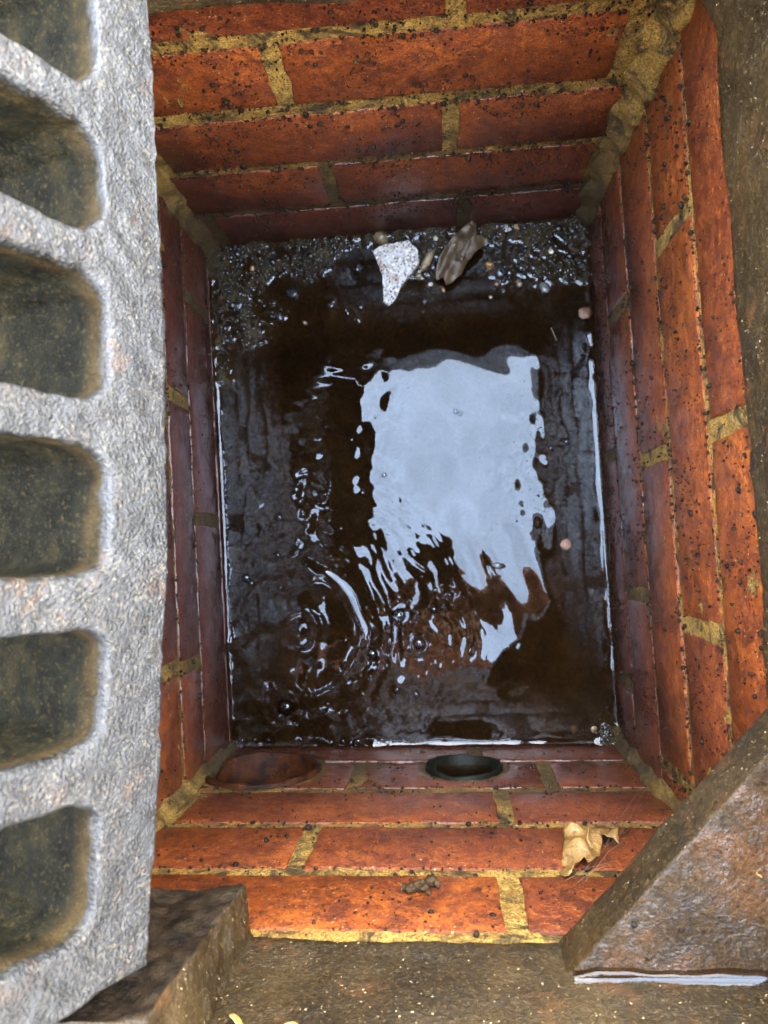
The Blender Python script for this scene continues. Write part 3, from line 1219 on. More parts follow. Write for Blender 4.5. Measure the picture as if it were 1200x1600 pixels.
def water_body():
    # parametric grid over the four wall corners so the rim follows the walls
    C = {k: np.array(v) for k, v in dict(BR=(.1365, .3109), BL=(-.2292, .2921), FR=(.1646, -.1822), FL=(-.1998, -.1933)).items()}
    S, T = axis(0, .37, .00135, .010, 16), axis(0, .49, .00135, .010, 16)
    s, t = S / .37, T / .49
    SS, TT = np.meshgrid(s, t, indexing='ij')
    P = (1 - SS)[..., None] * ((1 - TT)[..., None] * C['FL'] + TT[..., None] * C['BL']) + SS[..., None] * ((1 - TT)[..., None] * C['FR'] + TT[..., None] * C['BR'])
    x, y = P[..., 0].ravel(), P[..., 1].ravel()
    dl, dr = SS.ravel() * .37, (1 - SS).ravel() * .37
    df, db = TT.ravel() * .49, (1 - TT).ravel() * .49
    wob = rfield(20, .02, .08, 1, 41)
    men = np.zeros_like(x)
    for d, along, off in ((dl, y, 0), (dr, y, 5), (df, x, 9), (db, x, 13)):
        k = .0027 * (1 + .25 * wob((along + off)[:, None]))
        men += .0032 * np.exp(-d / k)
    dep = np.maximum(WZ - silt_h(x, y), 0)
    z = WZ + water_h(x, y) + men + .0011 * np.exp(-dep / .0011)
    nx, ny = SS.shape
    v = np.stack([x, y, z], 1)
    faces = [(i * ny + k, (i + 1) * ny + k, (i + 1) * ny + k + 1, i * ny + k + 1) for i in range(nx - 1) for k in range(ny - 1)]
    N = len(v)
    corners = [0, (nx - 1) * ny, (nx - 1) * ny + ny - 1, ny - 1]
    low = v[corners].copy()
    low[:, 2] = WZ - .075
    v = np.concatenate([v, low])
    e0 = [i * ny for i in range(nx)]
    e1 = [(nx - 1) * ny + k for k in range(ny)]
    e2 = [i * ny + ny - 1 for i in range(nx)][::-1]
    e3 = [k for k in range(ny)][::-1]
    faces += [tuple(e0[::-1] + [N, N + 1]), tuple(e1[::-1] + [N + 1, N + 2]), tuple(e2[::-1] + [N + 2, N + 3]), tuple(e3[::-1] + [N + 3, N]), (N + 3, N + 2, N + 1, N)]
    m = mesh_of('water', v, faces, M_WATER)
    for p in m.polygons[-5:]:
        p.use_smooth = False
    return m


tag(link('water', water_body()), kind='structure')


def bubble_mesh(r):
    bm = bmesh.new()
    bmesh.ops.create_uvsphere(bm, u_segments=24, v_segments=16, radius=r)
    bmesh.ops.delete(bm, geom=[v for v in bm.verts if v.co.z < -r * .35], context='VERTS')
    return bm_mesh(bm, 'bubble', M_FILM)


bub = bubble_mesh(1.0)
BUB = [(447, 1105, 13), (623, 962, 11), (655, 1005, 10), (582, 1022, 8), (385, 903, 7), (393, 911, 6), (436, 808, 7), (434, 868, 5), (438, 918, 5),
       (680, 922, 5), (678, 952, 6), (650, 1085, 6), (620, 1078, 6), (508, 772, 4), (566, 770, 5), (600, 742, 4), (349, 1037, 9), (470, 1155, 4),
       (518, 1160, 4), (536, 1158, 5), (548, 1160, 5), (560, 1158, 4), (592, 1161, 4), (605, 1160, 4), (378, 1157, 4), (398, 1156, 4), (420, 1157, 5),
       (355, 1155, 5), (712, 643, 4), (719, 646, 4), (885, 690, 5), (862, 700, 5), (500, 960, 4), (540, 1000, 5)]
BL = {0: 'biggest bubble in the foam near the front waterline on the left', 1: 'large bubble riding the ripples just left of the red brown reflection',
      2: 'large bubble near the lower middle of the water', 3: 'bubble among the broken ripples left of two larger ones',
      4: 'upper bubble of the touching pair near the left wall', 5: 'lower bubble of the touching pair near the left wall',
      6: 'single bubble in the streaky ripples by the left wall, highest there', 16: 'bubble pressed against the left wall waterline',
      28: 'left bubble of the tiny pair inside the sky reflection', 29: 'right bubble of the tiny pair inside the sky reflection'}
for i, (bx, by, br) in enumerate(BUB):
    c = at_z(bx, by, WZ)
    r = br * .728 / 1200
    o = link('bubble', bub, None, (c.x, c.y, WZ + r * .1))
    o.scale = (r, r, r * .8)
    tag(o, BL.get(i, 'tiny bubble in the row along the front waterline' if by > 1150 else 'small clear bubble scattered among the ripples on the brown water'), 'bubble', 'bubbles on the water')

# ------------------------------------------------------------------ stones, leaves and litter
def pebble_mesh(r, mat, seed, flat=.7, sub=3):
    bm = bmesh.new()
    bmesh.ops.create_icosphere(bm, subdivisions=sub, radius=r)
    f = rfield(14, r * 1.1, r * 3, 3, seed)
    co = np.array([v.co for v in bm.verts])
    d = 1 + .11 * f(co)
    for v, q, k in zip(bm.verts, co, d):
        v.co = Vector(q * k)
        v.co.z *= flat
    return bm_mesh(bm, 'pebble', mat)


PM = {
    'black': simple('black_pebble', (.012, .013, .014), (.03, .032, .034), .25, 200, .0003, .5),
    'orange': simple('orange_pebble', (.10, .042, .010), (.22, .10, .025), .25, 200, .0004, .5),
    'brown': simple('brown_pebble', (.035, .016, .005), (.09, .042, .014), .25, 200, .0004, .5),
    'white': simple('white_pebble', (.26, .22, .15), (.46, .41, .32), .25, 200, .0003, .5),
    'grey': simple('grey_pebble', (.05, .048, .042), (.13, .125, .11), .2, 200, .0003, .6),
    'tan': simple('tan_pebble', (.09, .060, .025), (.18, .125, .055), .3, 200, .0005, .4),
}
PEB = [(781, 427, 10, 'black', 'smooth black pebble at the muddy edge below the orange one'),
       (766, 414, 10, 'orange', 'angular orange pebble beside the crumpled leaf in the mud'),
       (807, 358, 6, 'orange', 'little amber pebble against the back wall'),
       (808, 377, 5, 'brown', 'thin rust brown pebble just below the amber one by the back wall'),
       (861, 391, 6, 'white', 'single round white pebble in the mud near the right corner'),
       (852, 448, 10, 'grey', 'round grey pebble standing at the water edge on the right'),
       (776, 441, 8, 'brown', 'brown pebble touching the lower side of the smooth black pebble'),
       (812, 441, 7, 'tan', 'tan pebble at the water edge between brown and grey pebbles'),
       (787, 452, 5, 'grey', 'tiny grey pebble at the water edge right under the brown one'),
       (596, 373, 13, 'tan', 'blunt tan lump of stone behind the white mottled stone'),
       (654, 430, 7, 'tan', 'tan pebble wedged between mottled stone and crumpled leaf'),
       (673, 442, 5, 'white', 'pale chip at the lower tip of the crumpled leaf'),
       (792, 357, 5, 'white', 'pale yellowish chip left of the amber pebble'),
       (680, 372, 5, 'white', 'small white chip above the twig in the mud'),
       (692, 450, 5, 'orange', 'tiny orange chip just off the lower tip of the crumpled leaf'),
       (767, 462, 4, 'white', 'tiny white chip lying in shallow water off the mud bank'),
       (899, 1144, 8, 'tan', 'larger tan pebble under water near the front right corner'),
       (929, 1141, 6, 'tan', 'tan pebble on the little heap in the front right corner'),
       (394, 420, 6, 'orange', 'orange brown pebble in the silt of the back left corner'),
       (372, 478, 9, 'black', 'dark lump of stone in shallow water on the left'),
       (436, 494, 9, 'black', 'dark stone with wet rim standing out of the shallow water'),
       (457, 457, 12, 'black', 'biggest dark stone in the shallow water at the back left'),
       (475, 503, 7, 'brown', 'reddish stone in shallow water right of the dark ones'),
       (560, 417, 8, 'black', 'black stone left of the white mottled stone')]
for i, (x, y, rpx, colr, lab) in enumerate(PEB):
    r = .85 * rpx * .728 / 1200
    c = at_z(x, y, WZ + .003)
    h = float(silt_h(np.array([c.x]), np.array([c.y]))[0])
    z = max(h, WZ - .0015) + r * .25
    if 'under water' in lab:
        z = h + r * .2
    o = link('pebble', pebble_mesh(r, PM[colr], 100 + i, random.uniform(.55, .8)), None, (c.x, c.y, z))
    o.scale = (random.uniform(.8, 1), random.uniform(.9, 1.15), 1)
    o.rotation_euler = (random.uniform(-.3, .3), random.uniform(-.3, .3), random.uniform(0, 6))
    tag(o, lab, 'pebble', 'pebbles in the mud')


def slab(name, outline_px, z, thick, mat, amp, seed, tilt=(0, 0), vox=.0011):
    """a flat stone from its outline, with thickness and uneven faces"""
    pts = [at_z(x, y, z) for x, y in outline_px]
    cx, cy = sum(p.x for p in pts) / len(pts), sum(p.y for p in pts) / len(pts)
    ol = [(p.x - cx, p.y - cy) for p in pts][::-1]
    e = lumpy_prism(name, [(x * .96, y * .96) for x, y in ol], ol, -thick, 0, mat, None, vox, amp, 3, seed)
    o = link(name, e, None, (cx, cy, z))
    o.rotation_euler = (tilt[0], tilt[1], 0)
    return o


def stone_material():
    t = NT('mottled_stone')
    o = t.obj()
    a = t.noise(70, 4, .6, o)
    pit_ = t.voro(330, o)
    c = t.ramp(t.noise(260, 4, .7, o), [(.35, (.30, .26, .21)), (.6, (.60, .56, .50)), (.75, (.75, .72, .66))])  # palest tones put white sky glare into the stone's colour
    c = t.mix(t.ramp(a, [(.55, 0), (.64, .8)]), c, (.22, .09, .045))
    c = t.mix(t.ramp(pit_, [(.18, .85), (.38, 0)]), c, (.07, .05, .035))
    return t.done(c, .16, t.bump(t.math('ADD', pit_, t.math('MULTIPLY', a, .5)), .0022), Coat_Weight=1, Coat_Roughness=.08)


tag(slab('stone', [(579, 392), (600, 382), (640, 379), (655, 390), (657, 412), (641, 432), (628, 446), (618, 466), (606, 477), (597, 470), (597, 448), (596, 425), (588, 408)],
         WZ + .0085, .013, stone_material(), .0005, 61, (.24, -.03)), 'white mottled three cornered stone pointing into the water from the mud bank', 'stone')


def leaf_mesh(name, outline, mat, shape, step=.0016, thick=.00035):
    """leaf blade: outline filled with small triangles, then bent by shape(x, y) -> (x, y, z)"""
    ol = [Vector(p) for p in outline]
    n = len(ol)

    def inside(p):
        c = False
        for i in range(n):
            a, b = ol[i], ol[(i + 1) % n]
            if (a.y > p.y) != (b.y > p.y) and p.x < (b.x - a.x) * (p.y - a.y) / (b.y - a.y) + a.x:
                c = not c
        return c
    xs = [p.x for p in ol]
    ys = [p.y for p in ol]
    dense = []
    for i in range(n):
        a, b = ol[i], ol[(i + 1) % n]
        k = max(1, int((b - a).length / step))
        for q in range(k):
            dense.append(a + (b - a) * q / k)
    pts = list(dense)
    x = min(xs)
    while x < max(xs):
        y = min(ys)
        while y < max(ys):
            p = Vector((x + random.uniform(-.3, .3) * step, y + random.uniform(-.3, .3) * step))
            if inside(p) and min((p - d).length for d in dense) > step * .5:
                pts.append(p)
            y += step
        x += step
    ed = [(i, (i + 1) % len(dense)) for i in range(len(dense))]
    v, _, f, *_ = delaunay_2d_cdt(pts, ed, [], 1, 1e-7)
    verts = [shape(p.x, p.y) for p in v]
    m = mesh_of('tmp', verts, [list(q) for q in f], mat)
    o = bpy.data.objects.new('tmp', m)
    COL.objects.link(o)
    md = o.modifiers.new('s', 'SOLIDIFY')
    md.thickness = thick
    e = evaluated(o, name)
    bpy.data.objects.remove(o)
    return e


def leaf_material(name, c0, c1, c2, wet=.2):
    t = NT(name)
    o = t.obj()
    a = t.noise(90, 5, .65, o)
    b = t.noise(420, 4, .7, o)
    c = t.ramp(a, [(.3, c0), (.5, c1), (.7, c2)])
    c = t.mix(t.ramp(b, [(.54, 0), (.68, .6)]), c, tuple(x * .35 for x in c0))
    vein = t.voro(150, o, 'DISTANCE_TO_EDGE')
    c = t.mix(t.ramp(vein, [(.0, .5), (.06, 0)]), c, tuple(x * .5 for x in c1))
    return t.done(c, .5, t.bump(t.math('ADD', b, t.math('MULTIPLY', vein, .6)), .0008), Coat_Weight=wet, Coat_Roughness=.15)


def tube_mesh(name, pts, radii, mat, seg=8):
    verts, faces = [], []
    P = [Vector(p) for p in pts]
    for i, p in enumerate(P):
        d = (P[min(i + 1, len(P) - 1)] - P[max(i - 1, 0)]).normalized()
        rot = d.to_track_quat('Z', 'Y').to_matrix()
        r = radii[i] if hasattr(radii, '__len__') else radii
        for s in range(seg):
            a = 2 * math.pi * s / seg
            verts.append(p + rot @ Vector((r * math.cos(a), r * math.sin(a), 0)))
    for i in range(len(P) - 1):
        for s in range(seg):
            a, b = i * seg + s, i * seg + (s + 1) % seg
            faces.append((a, b, b + seg, a + seg))
    faces.append(tuple(range(seg))[::-1])
    faces.append(tuple((len(P) - 1) * seg + s for s in range(seg)))
    return mesh_of(name, verts, faces, mat)


# crumpled wet leaf on the mud bank
M_WETLEAF = leaf_material('sodden_leaf', (.034, .019, .008), (.080, .050, .022), (.14, .095, .048), .2)
cA, cB = at_z(692, 450, WZ), at_z(740, 352, WZ)
ax_ = (cB - cA)
ang = math.atan2(ax_.y, ax_.x)
Ln = ax_.length
ol = [(0, -.004), (.006, -.010), (.016, -.0145), (.030, -.0150), (.042, -.0125), (.052, -.012), (.058, -.008), (.064, -.003), (.068, .001), (.062, .005),
      (.056, .009), (.046, .0125), (.034, .0150), (.022, .0165), (.010, .0150), (.002, .010), (.005, .004)]
ol = [(x * Ln / .066, y) for x, y in ol]
wr = rfield(16, .010, .03, 2, 71)


def crumple(x, y):
    fold = (.0048 * math.cos(y / .0046 + x * 34) + .0016 * math.cos(y / .0021 - x * 60)) * (1 - .35 * x / .06)
    bow = .006 * math.sin(math.pi * min(1, max(0, x / Ln)))
    return (x, y * .82, fold + bow + .0012 * wr([[x, y]])[0] + .006)


lf = empty('crumpled_leaf', (cA.x, cA.y, WZ + .004))
lf.rotation_euler = (0, 0, ang)
tag(lf, 'crumpled grey brown sodden leaf lying on the mud bank right of the mottled stone', 'leaf')
link('blade', leaf_mesh('blade', ol, M_WETLEAF, crumple), lf)
ol2 = [(.30 * Ln, -.004), (.45 * Ln, -.013), (.62 * Ln, -.017), (.78 * Ln, -.021), (.84 * Ln, -.019), (.80 * Ln, -.012), (.72 * Ln, -.005), (.66 * Ln, .004), (.52 * Ln, .008), (.38 * Ln, .005)]
link('blade', leaf_mesh('blade', ol2, M_WETLEAF, lambda x, y: (x, y, .0125 + .0035 * math.cos(y / .0036 + x * 50) - .10 * abs(y + .004) * .5 + .0016 * wr([[y, x]])[0])), lf)
link('stalk', tube_mesh('stalk', [(Ln * .93, 0, .006), (Ln * 1.05, .003, .009), (Ln * 1.14, .009, .012)], [.0022, .0019, .0014], M_WETLEAF), lf)

# twig of bark between stone and leaf
a, b = at_z(658, 423, WZ + .004), at_z(679, 390, WZ + .004)
tw = link('bark_piece', tube_mesh('bark_piece', [a, a.lerp(b, .3) + Vector((.001, 0, .002)), a.lerp(b, .7) + Vector((-.0005, 0, .002)), b], [.0016, .0042, .0036, .0012],
                                  simple('wet_bark', (.16, .11, .05), (.28, .21, .10), .35, 160, .0012, .5)))
tag(tw, 'short tan sliver of bark between the mottled stone and crumpled leaf', 'bark')

# dead maple leaf stuck on the front wall
M_DRYLEAF = leaf_material('dry_leaf', (.10, .048, .012), (.21, .115, .030), (.30, .18, .058), .05)
maple = [(0, 0), (.004, .003), (.012, .001), (.020, .002), (.017, .006), (.022, .012), (.029, .017), (.021, .018), (.017, .022), (.019, .029), (.013, .026), (.009, .030),
         (.004, .040), (0, .034), (-.004, .030), (-.010, .033), (-.012, .027), (-.019, .029), (-.017, .022), (-.024, .019), (-.030, .013), (-.022, .011), (-.018, .006), (-.021, .000),
         (-.012, .001), (-.004, .003)]
wr2 = rfield(14, .012, .04, 2, 81)


def curl(x, y):
    return (x * (1 - .10 * abs(x) / .03), y, .010 * (abs(x) / .022) ** 1.6 * .8 - .006 * abs(math.sin(math.pi * y / .04)) + .0022 * wr2([[x, y]])[0] + .002)


def wall_leaf(px, py, scale, rot, lift, label, outline, mat, shape, cat='leaf', name='maple_leaf', stalk=True):
    # where the view ray meets the front wall plane
    d = CR @ Vector(((px - 600) / 1200, -(py - 800) / 1200, -1))
    ax, a_, b_ = WALLS['F']
    t = (a_ - 0) / (d.y - b_ * d.x)
    p = Vector((0, 0, CAM_H)) + d * t
    o = empty(name, p + FW.n * lift)
    ux = FW.u.normalized()
    m = Matrix((-ux, Vector((0, 0, 1)), FW.n)).transposed()          # local x runs against world x
    o.matrix_world = Matrix.Translation(p + FW.n * lift) @ m.to_4x4() @ Matrix.Rotation(rot, 4, 'Z') @ Matrix.Scale(scale, 4)
    tag(o, label, cat)
    link('blade', leaf_mesh('blade', outline, mat, shape), o)
    if stalk:
        link('stalk', tube_mesh('stalk', [(0, .002, .003), (.001, -.008, .004), (.004, -.018, .003)], [.0007, .0006, .0005], mat), o)
    return o


def on_front(px, py):
    d = CR @ Vector(((px - 600) / 1200, -(py - 800) / 1200, -1))
    t = WALLS['F'][1] / (d.y - WALLS['F'][2] * d.x)
    return Vector((0, 0, CAM_H)) + d * t


MZ = [(450, 478), (475, 485), (492, 474), (520, 470), (540, 482), (580, 490), (612, 508), (640, 530), (643, 555), (622, 549), (600, 552), (572, 540), (576, 560), (582, 580), (572, 600),
      (575, 612), (545, 628), (528, 640), (512, 618), (490, 622), (470, 645), (440, 663), (430, 655), (418, 640), (427, 618), (425, 600), (440, 570), (430, 540), (437, 522), (445, 505)]
mc = on_front(700 + 525 / 2.4, 1100 + 560 / 2.4)
MO = []
for x, y in MZ:
    q = on_front(700 + x / 2.4, 1100 + y / 2.4)
    MO.append((mc.x - q.x, q.z - mc.z))


def curl(x, y):
    r = math.hypot(x, y * .8)
    vein = sum(math.exp(-((x * math.sin(a) - y * math.cos(a)) / .0016) ** 2) * (1 if x * math.cos(a) + y * math.sin(a) > 0 else 0) for a in (-.2, -1.3, -2.2, 2.6))
    zz = .0075 - .0065 * (r / .022) ** 2 * (.7 + .3 * math.sin(3 * math.atan2(y, x))) + .0026 * vein * min(1, r / .006) + .0020 * wr2([[x, y]])[0]
    return (x, y, max(zz, -.0015 + .0006 * wr2([[y, x]])[0]))


wall_leaf(700 + 525 / 2.4, 1100 + 560 / 2.4, 1, 0, .003, 'dry yellow brown maple leaf caught on the front wall beside the corner plate', MO, M_DRYLEAF, curl, stalk=False)
o = SC.objects['maple_leaf']
link('stalk', tube_mesh('stalk', [(.001, .022, .008), (.003, .018, .012), (.001, .012, .0165), (-.001, .005, .0175)], [.0008, .0007, .0006, .0004], M_DRYLEAF), o)
# wisps of cobweb and a bent stem between the leaf, the wall and the corner plate
th_v, th_f = [], []
for (x0, y0, l0), (x1, y1, l1) in (((905, 1378, .003), (985, 1325, .012)), ((882, 1383, .002), (960, 1362, .006)), ((915, 1384, .002), (1012, 1262, .02)), ((930, 1370, .004), (975, 1352, .014)),
                                   ((898, 1386, .001), (948, 1382, .010)), ((960, 1330, .004), (1035, 1220, .012))):
    A, B = on_front(x0, y0) + FW.n * l0, on_front(x1, y1) + FW.n * l1
    mid = A.lerp(B, .5) + Vector((0, .001, -.002))
    mt = tube_mesh('tmp', [A, A.lerp(mid, .6), mid, mid.lerp(B, .5), B], .00009, None, 4)
    k = len(th_v)
    th_v += [tuple(q.co) for q in mt.vertices]
    th_f += [[i + k for i in f.vertices] for f in mt.polygons]
tag(link('cobweb', mesh_of('cobweb', th_v, th_f, simple('dusty_thread', (.12, .09, .05), (.2, .15, .09), .6, 200, .0001, 0))), kind='stuff')

# crisp leaf scraps on the frame by the lug, at the bottom edge
scrap = [(0, 0), (.010, -.003), (.024, .001), (.030, .007), (.026, .012), (.015, .010), (.008, .013), (.001, .010)]
p = at_z(405, 1597, .066)
o = tag(empty('leaf_scrap', p), 'orange dry leaf scrap lying on the frame right of the hinge lug', 'leaf')
o.rotation_euler = (math.radians(62), 0, math.radians(-4))
link('blade', leaf_mesh('blade', [(x - .013, y - .008) for x, y in scrap], leaf_material('orange_leaf', (.42, .19, .04), (.60, .31, .08), (.70, .42, .14)), lambda x, y: (x, y, .004 * math.cos(x * 240) + .003)), o)


def floating(name, px, py, outline, mat, label, cat, rot=0, bend=.0015):
    c = at_z(px, py, WZ + .001)
    o = link(name, leaf_mesh(name, outline, mat, lambda x, y: (x, y, bend * math.cos(x * 320) * math.cos(y * 300)), .0012), None, (c.x, c.y, WZ + .0012))
    o.rotation_euler = (0, 0, rot)
    return tag(o, label, cat)


bit = [(-.006, -.003), (-.002, -.006), (.004, -.005), (.007, 0), (.005, .005), (-.001, .006), (-.006, .003)]
M_RUSTLEAF = leaf_material('rust_leaf', (.075, .030, .010), (.13, .055, .018), (.18, .085, .030), .3)
floating('leaf_scrap', 914, 489, bit, M_RUSTLEAF, 'rust brown leaf scrap floating against the right wall', 'leaf')
floating('leaf_scrap', 884, 851, [(x * .8, y * .85) for x, y in bit], leaf_material('pink_leaf', (.12, .052, .026), (.20, .095, .048), (.25, .13, .07), .3),
         'small pinkish leaf scrap floating near the right edge of the sky reflection', 'leaf', .6)
floating('leaf_scrap', 778, 884, [(x * 1.1, y * .5) for x, y in bit], simple('black_leaf', (.012, .010, .008), (.03, .022, .014), .2, 150, .0006, .6),
         'flat black leaf scrap floating at the lower end of the sky reflection', 'leaf', -.1)
a, b = at_z(861, 512, WZ + .001), at_z(870, 532, WZ + .001)
tag(link('straw', tube_mesh('straw', [a, a.lerp(b, .5), b], .0005, PM['tan'])), 'thin pale straw floating left of the rust brown leaf scrap', 'straw')

# floating specks and froth
pts = []
for _ in range(260):
    x, y = random.gauss(850, 26), random.gauss(720, 80)
    c = at_z(x, y, WZ)
    pts.append(((c.x, c.y, WZ + .0001), min(.0016, math.exp(random.gauss(math.log(.0005), .5)))))
for _ in range(420):
    x, y = random.uniform(350, 930), random.uniform(480, 1150)
    c = at_z(x, y, WZ)
    pts.append(((c.x, c.y, WZ + .0001), min(.001, math.exp(random.gauss(math.log(.00028), .45)))))
tag(link('floating_dirt', crumbs_mesh('floating_dirt', pts, M_CRUMB)), kind='stuff')

# grit on frame ledge and plate
pts = []
for _ in range(60):
    t, s = random.random(), random.random()
    p = ga.lerp(gb, t) + Vector((1, -.85, 0)) * (.004 + .07 * s)
    if p.x > .16 or p.y < -.183:
        continue
    pts.append(((p.x, p.y, .0312), min(.0016, math.exp(random.gauss(math.log(.0006), .5)))))
tag(link('grit', crumbs_mesh('grit', pts, M_CRUMB)), kind='stuff')

# a clod of mud on the front wall
d = CR @ Vector(((650 - 600) / 1200, -(1389 - 800) / 1200, -1))
p = Vector((0, 0, CAM_H)) + d * (-.1866 / d.y)
cl_ = [((p.x + random.gauss(0, .004), p.y + .0015, p.z + random.gauss(0, .0032)), random.uniform(.001, .0032)) for _ in range(26)]
o = link('mud_clod', crumbs_mesh('mud_clod', cl_, simple('drying_mud', (.018, .0095, .0035), (.075, .044, .018), .7, 260, .001, .0, Specular_IOR_Level=.15)))
tag(o, 'small clod of grey mud stuck on the topmost brick of the front wall', 'mud clod')

# ------------------------------------------------------------------ the person taking the picture, seen in the water
def skin_person():
    J = {}
    E_ = []

    def add(name, p, r, parent=None):
        J[name] = (Vector(p), r if isinstance(r, tuple) else (r, r))
        if parent:
            E_.append((parent, name))
    add('pelvis', (0, -.70, .40), (.15, .12))
    add('waist', (0, -.60, .57), (.145, .115), 'pelvis')
    add('chest', (0, -.44, .74), (.17, .13), 'waist')
    add('collar', (0, -.35, .83), (.11, .09), 'chest')
    add('neck', (0, -.31, .875), .055, 'collar')
    add('skull', (0, -.265, .925), (.078, .085), 'neck')
    add('brow', (0, -.205, .935), (.075, .085), 'skull')
    add('chin', (0, -.215, .865), (.045, .04), 'brow')
    for sd, n in ((1, 'r'), (-1, 'l')):
        add('shoulder' + n, (sd * .185, -.36, .80), .078, 'collar')
        add('elbow' + n, (sd * .235, -.20 if sd > 0 else -.27, .58), .070, 'shoulder' + n)
        add('hip' + n, (sd * .11, -.66, .40), .10, 'pelvis')
        add('knee' + n, (sd * .20, -.34, .53), .07, 'hip' + n)
        add('ankle' + n, (sd * .17, -.56, .20), .046, 'knee' + n)
        add('heel' + n, (sd * .17, -.60, .155), .040, 'ankle' + n)
        add('ball' + n, (sd * .18, -.44, .148), (.046, .034), 'ankle' + n)
        add('toe' + n, (sd * .185, -.38, .142), (.040, .026), 'ball' + n)
    # right hand cups the phone from its right edge, left hand steadies the lower end
    add('wristr', (.130, -.100, .440), .042, 'elbowr')
    add('palmr', (.078, -.098, .410), (.028, .018), 'wristr')
    for k, (dy, ln) in enumerate(((.030, .9), (.010, 1.0), (-.010, .95), (-.030, .8))):
        add('kr%d' % k, (.052, -.100 + dy, .398), .0100, 'palmr')
        add('mr%d' % k, (.028, -.092 + dy, .3835), .0088, 'kr%d' % k)
        add('tr%d' % k, (.028 - .026 * ln, -.088 + dy, .3825), .0075, 'mr%d' % k)
    add('thr0', (.062, -.085, .418), .0125, 'palmr')
    add('thr1', (.038, -.062, .412), .0105, 'thr0')
    add('thr2', (.018, -.045, .408), .0088, 'thr1')
    add('wristl', (-.135, -.19, .43), .040, 'elbowl')
    add('palml', (-.092, -.135, .408), (.026, .017), 'wristl')
    for k, (dy, ln) in enumerate(((.028, .9), (.009, 1.0), (-.010, .95), (-.029, .8))):
        add('kl%d' % k, (-.078, -.118 + dy, .396), .0100, 'palml')
        add('ml%d' % k, (-.058, -.112 + dy, .3815), .0088, 'kl%d' % k)
        add('tl%d' % k, (-.058 + .024 * ln, -.110 + dy, .3805), .0075, 'ml%d' % k)
    add('thl0', (-.082, -.105, .416), .0125, 'palml')
    add('thl1', (-.060, -.085, .409), .0105, 'thl0')
    add('thl2', (-.042, -.072, .405), .0088, 'thl1')
    names = list(J)
    idx = {n: i for i, n in enumerate(names)}
    base = Vector((0, -.55, .115))
    m = bpy.data.meshes.new('body')
    m.from_pydata([tuple(J[n][0] - base) for n in names], [(idx[a], idx[b]) for a, b in E_], [])
    o = bpy.data.objects.new('tmp', m)
    COL.objects.link(o)
    o.modifiers.new('skin', 'SKIN').use_smooth_shade = True
    layer = m.skin_vertices[0].data
    for n in names:
        layer[idx[n]].radius = J[n][1]
        layer[idx[n]].use_root = (n == 'pelvis')
    sb = o.modifiers.new('sub', 'SUBSURF')
    sb.levels = sb.render_levels = 2
    e = evaluated(o, 'body')
    bpy.data.objects.remove(o)
    mats = [simple('rust_jacket', (.20, .058, .024), (.30, .095, .040), .8, 60, .002, 0), simple('dark_trousers', (.012, .013, .018), (.022, .024, .030), .85, 80, .002, 0),
            simple('black_boots', (.010, .009, .008), (.022, .018, .014), .4, 80, .001, .2), simple('skin', (.42, .20, .13), (.50, .26, .17), .5, 90, .0004, .1)]
    e.materials.clear()
    for q in mats:
        e.materials.append(q)
    zone = lambda a, b: (3 if (b[0] in 'kmt' and b[1] in 'rlh' or b.startswith(('palm', 'th', 'skull', 'brow', 'chin')) or b == 'neck') and b not in ('toer', 'toel')
                         else 2 if b.startswith(('heel', 'ball', 'toe')) else 1 if b.startswith(('hip', 'knee', 'ankle')) else 0)
    seg = [(np.array(J[a][0] - base), np.array(J[b][0] - base), zone(a, b), J[b][1][0]) for a, b in E_]
    p = co_of(e)
    cen = np.array([p[list(f.vertices)].mean(0) for f in e.polygons])
    best = np.full(len(cen), 1e9)
    mi = np.zeros(len(cen), np.int32)
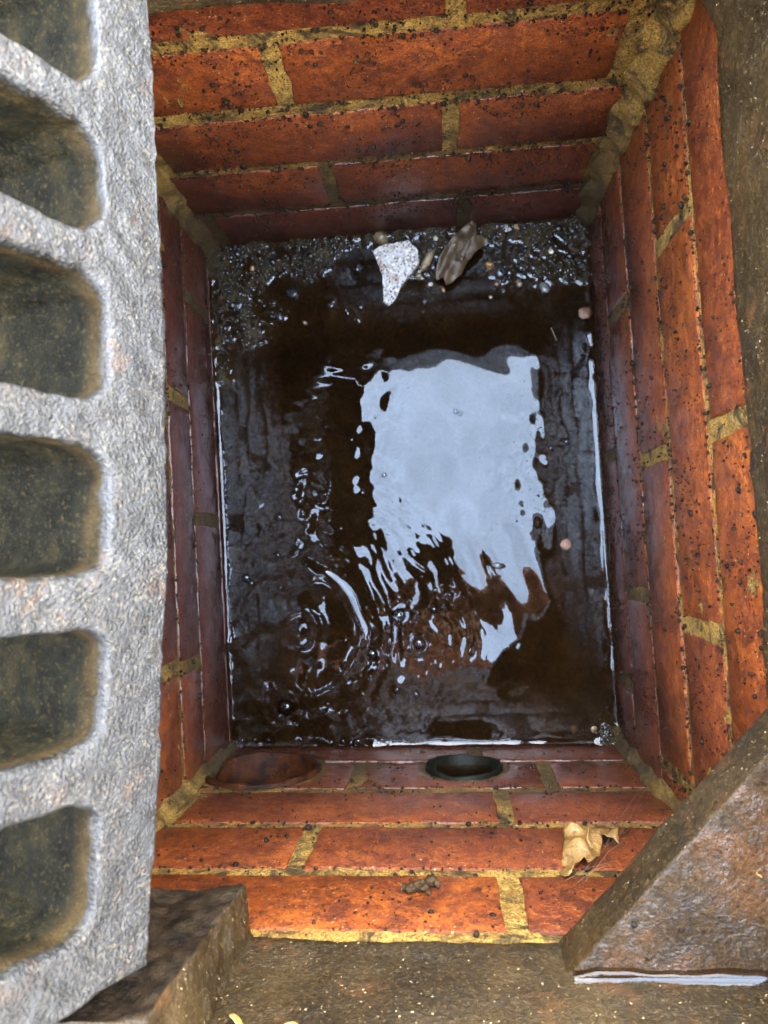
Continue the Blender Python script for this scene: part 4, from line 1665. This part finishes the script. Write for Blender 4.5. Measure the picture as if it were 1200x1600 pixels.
    for a, b, z, r in seg:
        d = b - a
        t = np.clip(((cen - a) @ d) / (d @ d), 0, 1)
        dist = np.linalg.norm(cen - (a + t[:, None] * d), axis=1) / max(r, .02)
        k = dist < best
        best[k] = dist[k]
        mi[k] = z
    e.polygons.foreach_set('material_index', mi)
    e.polygons.foreach_set('use_smooth', [True] * len(e.polygons))
    root = tag(empty('person', base), 'person in a rust brown jacket crouching over the pit, mirrored in the water', 'person')
    link('body', e, root)
    bm = bmesh.new()
    bmesh.ops.create_icosphere(bm, subdivisions=4, radius=.098)
    f = rfield(30, .015, .06, 3, 91)
    for v in bm.verts:
        v.co *= 1 + .04 * f([v.co])[0]
        v.co.y *= 1.08
    bmesh.ops.delete(bm, geom=[v for v in bm.verts if v.co.z < -.035 and v.co.y > -.02 or v.co.z < -.075], context='VERTS')
    link('hair', bm_mesh(bm, 'hair', simple('brown_hair', (.02, .012, .007), (.045, .026, .014), .5, 200, .002, 0)), root, Vector((0, -.240, .960)) - base)
    for sx in (-1, 1):
        bm = bmesh.new()
        bmesh.ops.create_icosphere(bm, subdivisions=2, radius=.012)
        link('eye', bm_mesh(bm, 'eye', PM['white']), root, Vector((sx * .031, -.140, .905)) - base)
    return root


skin_person()

ph = tag(empty('phone'), 'dark smartphone held face up over the pit by the crouching person', 'phone')
ph.matrix_world = cam.matrix_world.copy() @ Matrix.Translation((-.020, -.0585, .0075))
bm = bmesh.new()
bmesh.ops.create_cube(bm, size=1)
bmesh.ops.transform(bm, matrix=Matrix.Diagonal((.075, .147, .008, 1)), verts=bm.verts)
bmesh.ops.bevel(bm, geom=[e for e in bm.edges if abs(e.verts[0].co.z - e.verts[1].co.z) > .004], offset=.010, segments=6, affect='EDGES', profile=.5)
M_PHONE = simple('phone_shell', (.010, .010, .012), (.014, .014, .017), .25, 100, .0001, .3)
link('shell', bm_mesh(bm, 'shell', M_PHONE, False), ph)
bm = bmesh.new()
bmesh.ops.create_cone(bm, cap_ends=True, segments=32, radius1=.007, radius2=.007, depth=.002)
link('lens_ring', bm_mesh(bm, 'lens_ring', M_PHONE, False), ph, (.020, .0285, -.0049))
